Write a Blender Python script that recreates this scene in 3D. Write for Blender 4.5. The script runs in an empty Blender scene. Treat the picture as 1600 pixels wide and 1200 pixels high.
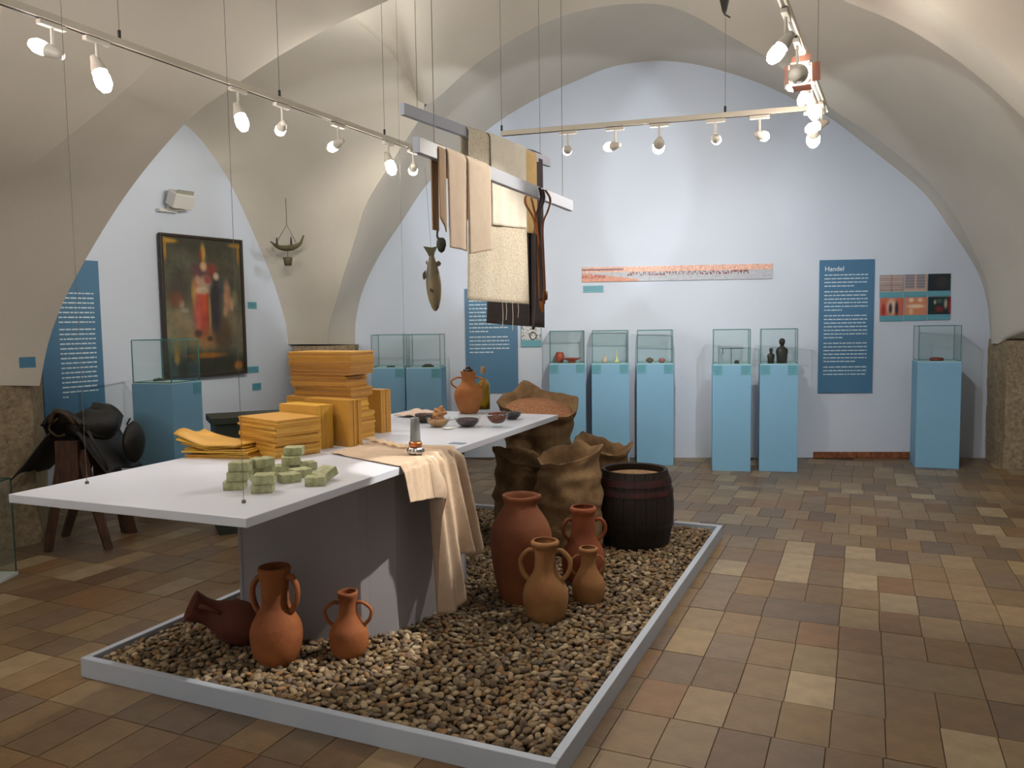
import bpy, math, random
import numpy as np
from mathutils import Vector, Matrix, noise
R=math.radians; PI=math.pi
random.seed(7); rng=np.random.default_rng(7)
SC=bpy.context.scene; COL=SC.collection
# ------------------------------------------------------------------ camera, light, exposure
FPX=1252.; CH=1.6; TH=math.atan(95/1252.); RO=R(.8)
_f=np.array([0,math.cos(TH),-math.sin(TH)]); _r0=np.array([1.,0,0]); _u0=np.array([0,math.sin(TH),math.cos(TH)])
_r=_r0*math.cos(RO)-_u0*math.sin(RO); _u=_u0*math.cos(RO)+_r0*math.sin(RO); _C=np.array([0,0,CH])
cam=bpy.data.objects.new('camera',bpy.data.cameras.new('camera')); COL.objects.link(cam)
cam.data.sensor_width=36; cam.data.lens=36*FPX/1600; cam.data.clip_start=.05
M3=Matrix(((_r[0],_u[0],-_f[0]),(_r[1],_u[1],-_f[1]),(_r[2],_u[2],-_f[2])))
cam.matrix_world=Matrix.Translation((0,0,CH))@M3.to_4x4(); SC.camera=cam
SC.view_settings.view_transform='Standard'; SC.view_settings.look='None'; SC.view_settings.gamma=1
SC.view_settings.exposure=0.25; SC.view_settings.use_curve_mapping=False
w=bpy.data.worlds.new('world'); SC.world=w; w.use_nodes=True
w.node_tree.nodes['Background'].inputs[0].default_value=(.05,.05,.05,1); w.node_tree.nodes['Background'].inputs[1].default_value=1
def spot(loc,aim,power,ang=60,col=(1,.86,.68),r=.04,blend=.6,name='spot_lamp'):
    l=bpy.data.lights.new(name,'SPOT'); l.energy=power; l.spot_size=R(ang); l.spot_blend=blend; l.color=col; l.shadow_soft_size=r
    o=bpy.data.objects.new(name,l); COL.objects.link(o); o.location=loc
    o.rotation_euler=(Vector(aim)-Vector(loc)).to_track_quat('-Z','Y').to_euler(); return o
def area(loc,aim,power,sx,sy,col,name='added_fill_area'):
    l=bpy.data.lights.new(name,'AREA'); l.shape='RECTANGLE'; l.size=sx; l.size_y=sy; l.energy=power; l.color=col
    o=bpy.data.objects.new(name,l); COL.objects.link(o); o.location=loc
    o.rotation_euler=(Vector(aim)-Vector(loc)).to_track_quat('-Z','Y').to_euler(); return o
WARM=(1,.91,.80); COOL=(.90,.95,1)
# unseen area lights added behind the camera to fill the vault
area((-3.0,-.4,2.6),(-3.3,.8,5),160,2.5,1.2,(1,.95,.90))
area((2.4,-.6,2.6),(2.0,.0,5),3,2.5,1.2,(1,.95,.9))

def ray(x,y): return _f+(x-800)/FPX*_r-(y-600)/FPX*_u
def Z(x,y,z): d=ray(x,y); return _C+d*(z-CH)/d[2]
def Yp(x,y,Y): d=ray(x,y); return _C+d*Y/d[1]
def Vp(x,y,p,n): d=ray(x,y); return _C+d*np.dot(np.array(p)-_C,n)/np.dot(d,n)
def pr(p):
    d=np.array(p)-_C; return (800+FPX*d@_r/(d@_f),600-FPX*d@_u/(d@_f))
# ------------------------------------------------------------------ materials
def lin(c): return tuple((v/12.92 if v<=.04045 else ((v+.055)/1.055)**2.4) for v in [x/255. for x in c])
MATS={}
def mat(name,rgb,rough=.6,var=.0,vscale=8,bump=0,bscale=40,metal=0,rgb2=None,attr=False,spec=.5,stretch=None,coat=0,detail=4):
    if name in MATS: return MATS[name]
    m=bpy.data.materials.new(name); m.use_nodes=True; nt=m.node_tree; N=nt.nodes; L=nt.links
    b=N['Principled BSDF']; b.inputs['Roughness'].default_value=rough; b.inputs['Metallic'].default_value=metal
    b.inputs['Specular IOR Level'].default_value=spec
    if coat: b.inputs['Coat Weight'].default_value=coat
    c=lin(rgb); b.inputs['Base Color'].default_value=(*c,1)
    tc=N.new('ShaderNodeTexCoord'); mp=N.new('ShaderNodeMapping'); L.new(tc.outputs['Object'],mp.inputs[0])
    if stretch: mp.inputs['Scale'].default_value=stretch
    src=None
    if attr:
        a=N.new('ShaderNodeAttribute'); a.attribute_name='Col'; src=a.outputs['Color']
    if var or rgb2:
        n=N.new('ShaderNodeTexNoise'); n.inputs['Scale'].default_value=vscale; n.inputs['Detail'].default_value=detail; L.new(mp.outputs[0],n.inputs['Vector'])
        rp=N.new('ShaderNodeValToRGB'); rp.color_ramp.elements[0].position=.35; rp.color_ramp.elements[1].position=.65
        if attr:
            rp.color_ramp.elements[0].color=(1-var,)*3+(1,); rp.color_ramp.elements[1].color=(1,1,1,1)
            mx=N.new('ShaderNodeMix'); mx.data_type='RGBA'; mx.blend_type='MULTIPLY'; mx.inputs[0].default_value=1
            L.new(src,mx.inputs[6]); L.new(rp.outputs[0],mx.inputs[7]); src=mx.outputs[2]
        else:
            c2=lin(rgb2) if rgb2 else tuple(v*(1-var) for v in c)
            rp.color_ramp.elements[0].color=(*c2,1); rp.color_ramp.elements[1].color=(*c,1); src=rp.outputs[0]
        L.new(n.outputs[0],rp.inputs[0])
    if src: L.new(src,b.inputs['Base Color'])
    if bump:
        n=N.new('ShaderNodeTexNoise'); n.inputs['Scale'].default_value=bscale; n.inputs['Detail'].default_value=5; L.new(mp.outputs[0],n.inputs['Vector'])
        bp=N.new('ShaderNodeBump'); bp.inputs['Strength'].default_value=bump; bp.inputs['Distance'].default_value=.02
        L.new(n.outputs[0],bp.inputs['Height']); L.new(bp.outputs[0],b.inputs['Normal'])
    MATS[name]=m; return m
def glassmat(name,tint=(.90,.97,.95),gl=.06):
    if name in MATS: return MATS[name]
    m=bpy.data.materials.new(name); m.use_nodes=True; nt=m.node_tree; N=nt.nodes; L=nt.links
    N.remove(N['Principled BSDF']); o=N['Material Output']
    t=N.new('ShaderNodeBsdfTransparent'); t.inputs[0].default_value=(*tint,1)
    g=N.new('ShaderNodeBsdfGlossy'); g.inputs['Roughness'].default_value=.02
    lw=N.new('ShaderNodeLayerWeight'); lw.inputs[0].default_value=.5; pw=N.new('ShaderNodeMath'); pw.operation='POWER'; pw.inputs[1].default_value=4; L.new(lw.outputs['Facing'],pw.inputs[0])
    f=N.new('ShaderNodeMath'); f.operation='MULTIPLY_ADD'; f.inputs[1].default_value=.5; f.inputs[2].default_value=gl*.5; L.new(pw.outputs[0],f.inputs[0])
    x=N.new('ShaderNodeMixShader'); L.new(f.outputs[0],x.inputs[0]); L.new(t.outputs[0],x.inputs[1]); L.new(g.outputs[0],x.inputs[2]); L.new(x.outputs[0],o.inputs[0])
    MATS[name]=m; return m
def emit(name,rgb,s):
    if name in MATS: return MATS[name]
    m=bpy.data.materials.new(name); m.use_nodes=True; b=m.node_tree.nodes['Principled BSDF']
    b.inputs['Base Color'].default_value=(*rgb,1); b.inputs['Emission Color'].default_value=(*rgb,1); b.inputs['Emission Strength'].default_value=s
    MATS[name]=m; return m
# ------------------------------------------------------------------ mesh helpers
class MB:
    def __init__(s): s.v=[]; s.f=[]; s.c=[]
    def add(s,vs,fs,col=None):
        o=len(s.v); s.v+= [tuple(map(float,p)) for p in vs]; s.f+=[tuple(i+o for i in f) for f in fs]
        s.c+=[col]*len(fs); return s
    def box(s,c,d,rz=0,col=None,rot=None):
        x,y,z=[k/2 for k in d]; P=[Vector((a,b,e)) for a in(-x,x) for b in(-y,y) for e in(-z,z)]
        if rot is not None: P=[rot@p for p in P]
        elif rz: m=Matrix.Rotation(rz,3,'Z'); P=[m@p for p in P]
        return s.add([p+Vector(c) for p in P],[(0,1,3,2),(4,6,7,5),(0,4,5,1),(2,3,7,6),(0,2,6,4),(1,5,7,3)],col)
    def prism(s,poly,z0,z1,col=None):
        n=len(poly); vs=[(p[0],p[1],z0) for p in poly]+[(p[0],p[1],z1) for p in poly]
        return s.add(vs,[tuple(range(n))[::-1],tuple(range(n,2*n))]+[(i,(i+1)%n,n+(i+1)%n,n+i) for i in range(n)],col)
    def tube(s,pts,r,seg=8,col=None,cap=True,flat=1.):
        P=[Vector(p) for p in pts]; n=len(P); rr=r if hasattr(r,'__len__') else [r]*n
        vs=[]; up=None
        for i in range(n):
            t=(P[min(i+1,n-1)]-P[max(i-1,0)]).normalized()
            if up is None: up=Vector((0,0,1)) if abs(t.z)<.9 else Vector((1,0,0))
            a=t.cross(up).normalized(); b=a.cross(t).normalized(); up=b
            for k in range(seg):
                th=2*PI*k/seg; vs.append(P[i]+a*math.cos(th)*rr[i]+b*math.sin(th)*rr[i]*flat)
        fs=[(i*seg+k,i*seg+(k+1)%seg,(i+1)*seg+(k+1)%seg,(i+1)*seg+k) for i in range(n-1) for k in range(seg)]
        if cap: fs+=[tuple(range(seg))[::-1],tuple((n-1)*seg+k for k in range(seg))]
        return s.add(vs,fs,col)
    def lathe(s,prof,seg=32,c=(0,0,0),col=None,fn=None,M=None):
        vs=[];n=len(prof)
        for i,(r,z) in enumerate(prof):
            for k in range(seg):
                th=2*PI*k/seg; p=Vector((r*math.cos(th),r*math.sin(th),z))
                if fn: p=Vector(fn(p,th,i))
                if M is not None: p=M@p
                vs.append(p+Vector(c))
        fs=[(i*seg+k,i*seg+(k+1)%seg,(i+1)*seg+(k+1)%seg,(i+1)*seg+k) for i in range(n-1) for k in range(seg)]
        if prof[0][0]>1e-4: fs.append(tuple(range(seg))[::-1])
        if prof[-1][0]>1e-4: fs.append(tuple((n-1)*seg+k for k in range(seg)))
        return s.add(vs,fs,col)
    def grid(s,fn,nu,nv,col=None,cfn=None):
        vs=[fn(i/nu,j/nv) for j in range(nv+1) for i in range(nu+1)]
        o=len(s.v); s.v+=[tuple(map(float,p)) for p in vs]
        for j in range(nv):
            for i in range(nu):
                s.f.append(tuple(o+k for k in (j*(nu+1)+i,j*(nu+1)+i+1,(j+1)*(nu+1)+i+1,(j+1)*(nu+1)+i)))
                s.c.append(cfn((i+.5)/nu,(j+.5)/nv) if cfn else col)
        return s
    def build(s,name,m,parent=None,smooth=False,bevel=0,solid=0,angle=None,loc=None,mats=None):
        me=bpy.data.meshes.new(name); me.from_pydata(s.v,[],s.f); me.update()
        if any(c is not None for c in s.c):
            ca=me.color_attributes.new('Col','FLOAT_COLOR','CORNER'); arr=[]
            for p,c in zip(me.polygons,s.c):
                c=c or (.5,.5,.5); arr+=[*c[:3],1.]*len(p.vertices)
            ca.data.foreach_set('color',arr)
        if smooth: me.polygons.foreach_set('use_smooth',[True]*len(me.polygons))
        me.materials.append(m); o=bpy.data.objects.new(name,me); COL.objects.link(o)
        if parent: o.parent=parent
        if loc is not None: o.location=loc
        if solid: md=o.modifiers.new('s','SOLIDIFY'); md.thickness=solid; md.offset=0
        if bevel: md=o.modifiers.new('b','BEVEL'); md.width=bevel; md.segments=2; md.limit_method='ANGLE'; md.angle_limit=R(40)
        return o
def tag(o,label=None,cat=None,group=None,kind=None):
    if label: o['label']=label
    if cat: o['category']=cat
    if group: o['group']=group
    if kind: o['kind']=kind
    return o
def thing(name,label,cat,loc=(0,0,0),rz=0,group=None):
    o=bpy.data.objects.new(name,None); COL.objects.link(o); o.location=tuple(map(float,loc)); o.rotation_euler=(0,0,rz); o.empty_display_size=.1
    return tag(o,label,cat,group)
def struct(o): o['kind']='structure'; return o
def copy_tree(o,parent=None):
    c=o.copy(); COL.objects.link(c); c.parent=parent
    for ch in list(o.children): copy_tree(ch,c)
    return c
def resample(P,n):
    P=[np.array(p,float) for p in P]; Q=[]
    for i in range(len(P)-1):
        p0=P[max(i-1,0)];p1=P[i];p2=P[i+1];p3=P[min(i+2,len(P)-1)]
        for k in range(12):
            t=k/12; Q.append(.5*((2*p1)+(p2-p0)*t+(2*p0-5*p1+4*p2-p3)*t*t+(3*p1-p0-3*p2+p3)*t**3))
    Q.append(P[-1]); Q=np.array(Q); d=np.r_[0,np.cumsum(np.linalg.norm(np.diff(Q,axis=0),axis=1))]
    t=np.linspace(0,d[-1],n); return np.stack([np.interp(t,d,Q[:,k]) for k in range(Q.shape[1])],1)
def prof(pts,n=28): return [tuple(p) for p in resample(pts,n)]
def nz(p,s=1.): return noise.noise(Vector(p)*s)
# ------------------------------------------------------------------ structure
PLASTER=mat('vault_plaster',(206,200,188),.85,var=.06,vscale=1.5,bump=.25,bscale=6)
BLUEW=mat('pale_blue_plaster',(200,210,225),.85,var=.03,vscale=1.2,bump=.12,bscale=7)
STONE=mat('bare_plinth_stone',(166,148,120),.95,rgb2=(132,116,92),vscale=26,bump=.8,bscale=50,detail=8)
def Wy(x): return 9.48-.09*x
wb=np.array([0,9.48,0.]); wbn=np.array([.09,1,0]); wbn=wbn/np.linalg.norm(wbn)
class Wall:
    def __init__(s,p,d): s.p=np.array(p,float); s.d=np.array(d,float)/np.linalg.norm(d); s.n=np.cross(s.d,[0,0,1.]) # n to the room
    def hit(s,x,y):
        q=Vp(x,y,s.p,s.n); return ((q-s.p)@s.d, q[2])
    def at(s,a,z,off=0): return s.p+s.d*a+s.n*off+np.array([0,0,z])
    def rz(s): return math.atan2(s.d[1],s.d[0])
WB=Wall((0,9.48,0),(1,-.09,0))
aL=R(33); pL=Yp(450,540,9.3); pL[2]=0
WL=Wall(pL,(math.sin(aL),math.cos(aL),0))
if WB.n[1]>0: WB.n=-WB.n
if WL.n[0]<0: WL.n=-WL.n
def plane_wall(name,W,s0,s1,z1,m,th=.2):
    b=MB(); c=W.at((s0+s1)/2,z1/2,-th/2); b.box((0,0,0),(s1-s0,th,z1)); o=b.build(name,m,loc=tuple(c)); o.rotation_euler=(0,0,W.rz()); return struct(o)
plane_wall('wall_back',WB,-2.9,6.2,5.6,BLUEW)
plane_wall('wall_left',WL,-4.2,.35,5.2,BLUEW)
# curves of the vault, each point traced to the plane or depth it stands at
C1=resample([WB.at(*WB.hit(*p)) for p in [(555,538),(556,500),(568,450),(596,394),(630,343),(664,292),(705,250),(750,212),(794,180),(845,151),(899,127),(950,106),(1000,97),(1040,95),(1090,101),(1140,114),(1200,135),(1260,165),(1301,187),(1367,238),(1441,299),(1483,355),(1525,420),(1541,467),(1546,510),(1547,538)]],90)
c2px=[(512,538),(514,510),(523,478),(534,439),(557,366),(574,315),(619,242),(665,165),(737,105),(800,62),(860,32),(920,14),(980,6),(1040,8),(1087,26),(1133,52),(1203,93),(1260,135),(1312,178),(1358,207),(1400,240),(1446,280),(1492,336),(1524,397),(1544,448),(1549,500),(1552,538)]
n2=len(c2px); C2=[]
for i,p in enumerate(c2px):
    u=i/(n2-1); dd=.28+1.35*math.sin(PI*u)**1.3
    if u>.6: dd*=1-.75*min(1,(u-.6)/.2)
    C2.append(Yp(*p,9.40-.62*u-dd+(.02 if u>.5 else 0)))
iK=7; iK2=18
C2f=resample(C2,90)
C3=resample([WL.at(*WL.hit(*p)) for p in [(450,538),(447,510),(439,478),(422,427),(394,360),(360,287),(332,242),(298,202),(262,182),(215,185),(170,225),(120,300),(80,400),(55,500),(45,600)]],60)
C4low=C2[:iK+1]
K=C2[iK]
C4up=[K,Yp(642,130,8.15),Yp(605,76,7.5),Yp(542,28,6.9),Yp(440,5,6.5),Yp(300,20,6.25),Yp(200,150,6.1),Yp(110,350,6.05),Yp(60,600,6.0)]
C4=resample(C4low+C4up[1:],60)
def P5(x,y):
    n=np.array([.09,1,0]); return Vp(x,y,(-3.6,5.95,0),n)
def P6(x,y):
    n=np.array([.09,1,0]); return Vp(x,y,(-4.1,5.25,0),n)
c5=[(62,603),(80,520),(120,430),(200,300),(290,192),(350,145),(440,85),(530,36),(600,4),(700,-42),(820,-82),(950,-98),(1080,-84),(1200,-50),(1320,2),(1400,35),(1500,97),(1600,185),(1700,300),(1790,450),(1835,600)]
c6=[(-190,600),(-150,470),(-60,340),(60,250),(185,150),(247,90),(281,48),(315,8),(430,-95),(600,-180),(800,-230),(950,-240),(1150,-190),(1300,-95),(1440,0),(1500,42),(1600,130),(1750,300),(1880,450),(1930,600)]
C5=resample([P5(*p) for p in c5],100); C6=resample([P6(*p) for p in c6],100)
ceil=bpy.data.objects.new('ceiling',None); COL.objects.link(ceil); struct(ceil)
def loft(name,A,B,nv,bulge=0,m=PLASTER,parent=ceil):
    n=len(A); b=MB()
    def fn(u,v):
        i=min(int(round(u*(n-1))),n-1); p=A[i]*(1-v)+B[i]*v; p=p+np.array([0,0,bulge*4*v*(1-v)*math.sin(PI*u)])
        return p
    b.grid(fn,n-1,nv); return b.build(name,m,parent,smooth=True)
A_=resample(list(C1),90); loft('back_vault_cell',A_,C2f,8,.05)
loft('left_vault_cell',C3,C4,14,.18)
Rk=C2[iK2]
C4r=[Rk,np.array([4.3,7.7,3.75]),np.array([3.9,6.9,4.05]),np.array([3.75,6.1,3.9]),np.array([4.0,5.5,3.1]),np.array([4.3,5.25,1.3])]
outer=resample(C4up[::-1]+C2[iK+1:]+[np.array([5.22,8.42,1.36]),np.array([5.5,8.28,1.36]),np.array([6.1,8.18,1.36])],110)
cen5=np.array([.35,5.6,1.24]); C5o=np.array([p+np.array([(p[0]-.35)*.13,.03,max(0,(p[2]-1.24))*.20]) for p in C5])
loft('crown_vault_cell',resample(list(C5o),110),outer,16,.18); loft('arch_face',C5,C5o,1)
loft('transverse_arch',C5,C6,6,0)
th=np.linspace(PI,0,100); C7=np.array([[5.8*math.cos(t)+.2,-2.0,1.25+3.6*math.sin(t)] for t in th])
C6b=resample(list(C6),100)
loft('near_vault_cell',C6b,C7,14,.25)
# walls of the near bay, out of view beside and behind the camera
def seg_wall(name,a,b,z0,z1,m,th=.15,side=1):
    a=np.array(a);b_=np.array(b);d=(b_-a)/np.linalg.norm(b_-a); n=np.array([-d[1],d[0]])*side
    mb=MB(); mb.prism([a,b_,b_+n*th,a+n*th],z0,z1); return struct(mb.build(name,m))
g6l=C6[0];g6r=C6[-1]
seg_wall('wall_near_left',(g6l[0]-.02,g6l[1]),(-5.6,-2.0),0,1.3,BLUEW,.15,-1)
seg_wall('wall_near_right',(g6r[0]+.02,g6r[1]),(6.0,-2.0),0,1.3,BLUEW,.15,1)
seg_wall('wall_right',(5.78,8.6),(4.95,5.2),0,4.6,BLUEW,.15,1)
seg_wall('wall_front',(-5.7,-2.0),(6.1,-2.0),0,5.0,BLUEW,.15,-1)
# rough stone plinths under the piers
def plinth(name,poly,z1,m=STONE):
    b=MB(); n=len(poly)
    P=[np.array(p,float) for p in poly]; cen=sum(P)/n
    ring=[]
    for i in range(n):
        a,c=P[i],P[(i+1)%n]; k=max(2,int(np.linalg.norm(c-a)/.05)); ring+=[a+(c-a)*j/k for j in range(k)]
    nzv=26; m_=len(ring)
    vs=[]
    for j in range(nzv+1):
        z=z1*j/nzv
        for q in ring:
            h=noise.fractal(Vector((q[0]*4,q[1]*4,z*4)),1,2,4)*.022
            d=(q-cen)/np.linalg.norm(q-cen); vs.append((q[0]+d[0]*h,q[1]+d[1]*h,z))
    b.add(vs,[(j*m_+i,j*m_+(i+1)%m_,(j+1)*m_+(i+1)%m_,(j+1)*m_+i) for j in range(nzv) for i in range(m_)]+[tuple(nzv*m_+i for i in range(m_))])
    o=b.build(name,m); return struct(o)
pl=Z(62,848,0); pl2=Z(0,862,0); dL=(pl2-pl)/np.linalg.norm(pl2-pl)
e=pl+dL*1.2
plinth('trim_1',[(pl[0],pl[1]),(pl[0]-.35,pl[1]+.75),(e[0]-.5,e[1]+.6),(e[0],e[1])],1.245)
pr1=Z(1567,732,0)
plinth('trim_2',[(pr1[0],pr1[1]),(6.1,8.2),(6.1,8.85),(WB.at(5.36,0)[0],WB.at(5.36,0)[1]-.02)],1.35)
pc=Yp(452,538,9.22)
plinth('trim_3',[(pc[0]+.10,9.0),(Yp(554,538,9.3)[0]+.01,9.2),(Yp(554,538,9.3)[0]-.02,9.62),(pc[0]-.0,9.5),],1.372)
for nm,s0,s1 in (('baseboard_back',(1270,712),(1430,712)),):
    a=WB.hit(*s0)[0]; c=WB.hit(*s1)[0]; b=MB(); n=7
    root=bpy.data.objects.new(nm,None); COL.objects.link(root); struct(root)
    root.location=tuple(WB.at(a,0,0)); root.rotation_euler=(0,0,WB.rz())
    L_=(c-a)/n
    for i in range(n):
        q=MB().box((L_*(i+.5),-.012,.036),(L_-.006,.022,.07)); q.build('brick',mat('baseboard_brick',(150,92,58),.9,rgb2=(110,62,40),vscale=20,bump=.4),root,bevel=.003)
# ------------------------------------------------------------------ floor of stone tiles
az=R(23.9); ex=np.array([math.cos(az),-math.sin(az)]); ey=np.array([math.sin(az),math.cos(az)])
floor=MB().prism([(-7,-2.2),(7,-2.2),(7,10.4),(-7,10.4)],-.12,-.004).build('floor',mat('grout',(84,66,48),.95)); struct(floor)
TILE=mat('limestone_tile',(150,120,85),.42,var=.22,vscale=9,bump=.12,bscale=30,attr=True,detail=6)
FL=Z(125,1028,.09)[:2]
def in_room(c):
    x,y=c
    if y<-1.9 or y>Wy(x)-.02: return False
    if x<-5.9 or x>6.2: return False
    q=np.array([x,y,0])-WL.p
    if q@WL.n<.02 and y>5.9: return False
    return True
def in_tray(c,m=-.25):
    q=np.array(c)-FL; a=q@ex; b=q@ey; return -m<a<2.34+m and -m<b<3.48+m
tiles=[]; b0=-9.0
while b0<14:
    hgt=random.choice([.33,.33,.32,.34,.33,.2]) ; off=random.choice([0,0,.0,.1])*1+random.uniform(-.01,.01)
    a=-12+off
    while a<12:
        wd=.195 if random.random()<.94 else .39
        if wd==.39 and hgt<.2: wd=.39
        q=ex*(a+wd/2)+ey*(b0+hgt/2)
        if in_room(q) and not in_tray(q): tiles.append((a,b0,wd,hgt,q))
        a+=wd
    b0+=hgt
def tcol():
    base=np.array(random.choice([(150,120,82),(156,126,88),(146,116,78),(164,136,98),(136,106,74),(150,118,74),(132,108,84),(142,118,88),(182,158,120),(148,110,70),(164,138,96)]),float)
    base*=random.uniform(.88,1.04); base=base*.82+base.mean()*.12; return lin(np.clip(base,0,255))
def vis(q):
    if q[1]<1.6: return None
    x,y=pr((q[0],q[1],0)); 
    return math.hypot(q[0],q[1]) if -30<x<1630 and y<1230 else None
order=sorted([(vis(t[4]),i) for i,t in enumerate(tiles) if vis(t[4])])[:300]; near={i for _,i in order}
far=MB()
for i,(a,b1,wd,hg,q) in enumerate(tiles):
    g=.0022; zt=random.uniform(-.0012,.0008)
    P=[ex*(a+g)+ey*(b1+g),ex*(a+wd-g)+ey*(b1+g),ex*(a+wd-g)+ey*(b1+hg-g),ex*(a+g)+ey*(b1+hg-g)]
    c=tcol()
    if i in near:
        o=MB().prism([p-q for p in P],-.012,0,c); o=o.build('tile',TILE,floor); o.location=(q[0],q[1],zt)
    else: far.prism(P,-.012,zt,c)
far=far.build('far_tiles',TILE,floor); far['kind']='stuff'
# ------------------------------------------------------------------ gravel tray
FRAME=mat('pale_blue_frame_paint',(176,186,202),.5,var=.04,vscale=5)
tray=thing('gravel_tray','low pale blue-grey wooden frame holding the bed of gravel under the table','tray',(FL[0],FL[1],0),-az)
for nm,c,d in (('kerb',(1.17,.0175,.045),(2.34,.035,.09)),('kerb',(1.17,3.4625,.045),(2.34,.035,.09)),('kerb',(.0175,1.74,.045),(.035,3.41,.09)),('kerb',(2.3225,1.74,.045),(.035,3.41,.09))):
    MB().box(c,d).build(nm,FRAME,tray,bevel=.003)
MB().box((1.17,1.74,.02),(2.27,3.41,.03)).build('base_board',mat('tray_base',(92,74,54),.95),tray)
def tw(a,b): q=FL+ex*a+ey*b; return q
# pebbles
import bmesh
bm=bmesh.new(); bmesh.ops.create_icosphere(bm,subdivisions=2,radius=1); IV=np.array([v.co[:] for v in bm.verts]); IF=np.array([[v.index for v in f.verts] for f in bm.faces]); bm.free()
PEB=mat('pebble_stone',(150,126,96),.85,attr=True,var=.25,vscale=60,bump=.1)
gravel=thing('gravel_bed','bed of rounded beige and brown pebbles filling the low framed tray','gravel',(FL[0],FL[1],.035),-az)
pal=np.array([lin(c) for c in [(150,128,98),(132,110,84),(168,148,118),(118,98,76),(142,118,82),(126,112,98),(186,168,138),(104,86,66),(148,112,74),(160,138,104)]])
pts=[]
for lay,(sp,zl) in enumerate(((.035,.016),(.034,.031))):
    for i in range(int(2.24/sp)):
        for j in range(int(3.38/sp)):
            a=.05+(i+random.uniform(.1,.9))*sp; b=.05+(j+random.uniform(.1,.9))*sp
            pts.append((min(a,2.28),min(b,3.43),zl+random.uniform(-.004,.007)))
pts=np.array(pts); n=len(pts)
S=np.stack([rng.uniform(.014,.026,n),rng.uniform(.011,.018,n),rng.uniform(.007,.012,n)],1)
ang=rng.uniform(0,2*PI,n); tl=rng.normal(0,.35,n)
ca,sa=np.cos(ang),np.sin(ang); ct,st=np.cos(tl),np.sin(tl)
def pebverts(i):
    p=IV*S[i]; p=p*(1+.10*np.sin(IV[:,[1]]*3+ang[i]*7)+.08*np.cos(IV[:,[0]]*4+ang[i]*3))
    x=p[:,0]*ct[i]-p[:,2]*st[i]; z=p[:,0]*st[i]+p[:,2]*ct[i]; y=p[:,1]
    return np.stack([x*ca[i]-y*sa[i],x*sa[i]+y*ca[i],z],1)
dist=np.array([np.linalg.norm(np.r_[tw(p[0],p[1]),.06]-_C) if p[2]>.022 else 99 for p in pts])
inview=np.array([ (lambda q: -10<q[0]<1610 and q[1]<1205)(pr(np.r_[tw(p[0],p[1]),.07])) for p in pts])
dist[~inview]=99; nearp=set(np.argsort(dist)[:300].tolist())
vs=[];fs=[];cs=[];k=0
for i in range(n):
    c=pal[rng.integers(0,len(pal))]*rng.uniform(.62,1.02)
    v=pebverts(i)
    if i in nearp:
        m=MB(); m.add(v,[tuple(f) for f in IF.tolist()],tuple(c)); o=m.build('pebble',PEB,gravel,smooth=True); o.location=tuple(pts[i])
    else:
        vs.append(v+pts[i]); fs.append(IF+k*len(IV)); cs.append(np.tile(np.r_[c,1],(240,1))); k+=1
V_=np.concatenate(vs).astype(np.float32); F_=np.concatenate(fs); C_=np.concatenate(cs).astype(np.float32)
me=bpy.data.meshes.new('loose_pebbles'); me.vertices.add(len(V_)); me.vertices.foreach_set('co',V_.ravel())
me.loops.add(F_.size); me.loops.foreach_set('vertex_index',F_.ravel().astype(np.int32)); me.polygons.add(len(F_))
me.polygons.foreach_set('loop_start',np.arange(0,F_.size,3,dtype=np.int32)); me.polygons.foreach_set('loop_total',np.full(len(F_),3,dtype=np.int32)); me.update(calc_edges=True)
cb=me.color_attributes.new('Col','FLOAT_COLOR','CORNER'); cb.data.foreach_set('color',C_.ravel()); me.polygons.foreach_set('use_smooth',np.ones(len(F_),dtype=bool)); me.materials.append(PEB)
lp=bpy.data.objects.new('loose_pebbles',me); COL.objects.link(lp); lp.parent=gravel; lp['kind']='stuff'
GZ=.066
# ------------------------------------------------------------------ table
T=.94
TBL=mat('white_table_paint',(206,212,226),.35,var=.02,vscale=3)
TBASE=mat('grey_base_board_paint',(168,168,176),.5,var=.03,vscale=4)
A=Z(385,810,T); D=Z(872,648,T); uy=(D-A)[:2]; TL_=np.linalg.norm(uy); uy/=TL_; ux=np.array([-uy[1],uy[0]])
TWd=float((Z(33,768,T)-A)[:2]@ux); tyaw=math.atan2(ux[1],ux[0])
table=thing('display_table','long white display table on angled grey boards standing in the gravel tray','table',(A[0],A[1],0),math.atan2(-ux[1],-ux[0]))
# local x runs to the right (minus ux), local y along the long edge
MB().box((-TWd/2,TL_/2,T-.0175),(TWd,TL_,.035)).build('tabletop',TBL,table,bevel=.003)
def tl(p): q=np.array(p)[:2]-A[:2]; return (q@(-ux),q@uy)
b1=[tl(Z(378,1003,GZ)),tl(Z(566,999,GZ)),tl(Z(579,996,GZ)),tl(Z(622,987,GZ)),tl(Z(690,955,GZ))]
def board(p,q,t=.018,z0=.035,z1=T-.036,nm='base_board'):
    p=np.array(p);q=np.array(q); d=(q-p)/np.linalg.norm(q-p); nn=np.array([-d[1],d[0]])
    return MB().prism([p,q,q+nn*t,p+nn*t],z0,z1).build(nm,TBASE,table,bevel=.001)
for i in range(4): board(b1[i],b1[i+1])
q=np.array(b1[4]); r_=np.array(b1[0])
board(q,(q[0]-.1,q[1]+.5)); board((q[0]-.1,q[1]+.5),(r_[0]-.05,r_[1]+.55)); board((r_[0]-.05,r_[1]+.55),r_)
def tpt(px,py,z=T): return Z(px,py,z)
def along(p,a,b): return np.array([p[0]-ux[0]*(-a)*1+uy[0]*b,p[1]+ux[1]*a+uy[1]*b,p[2]])
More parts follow.
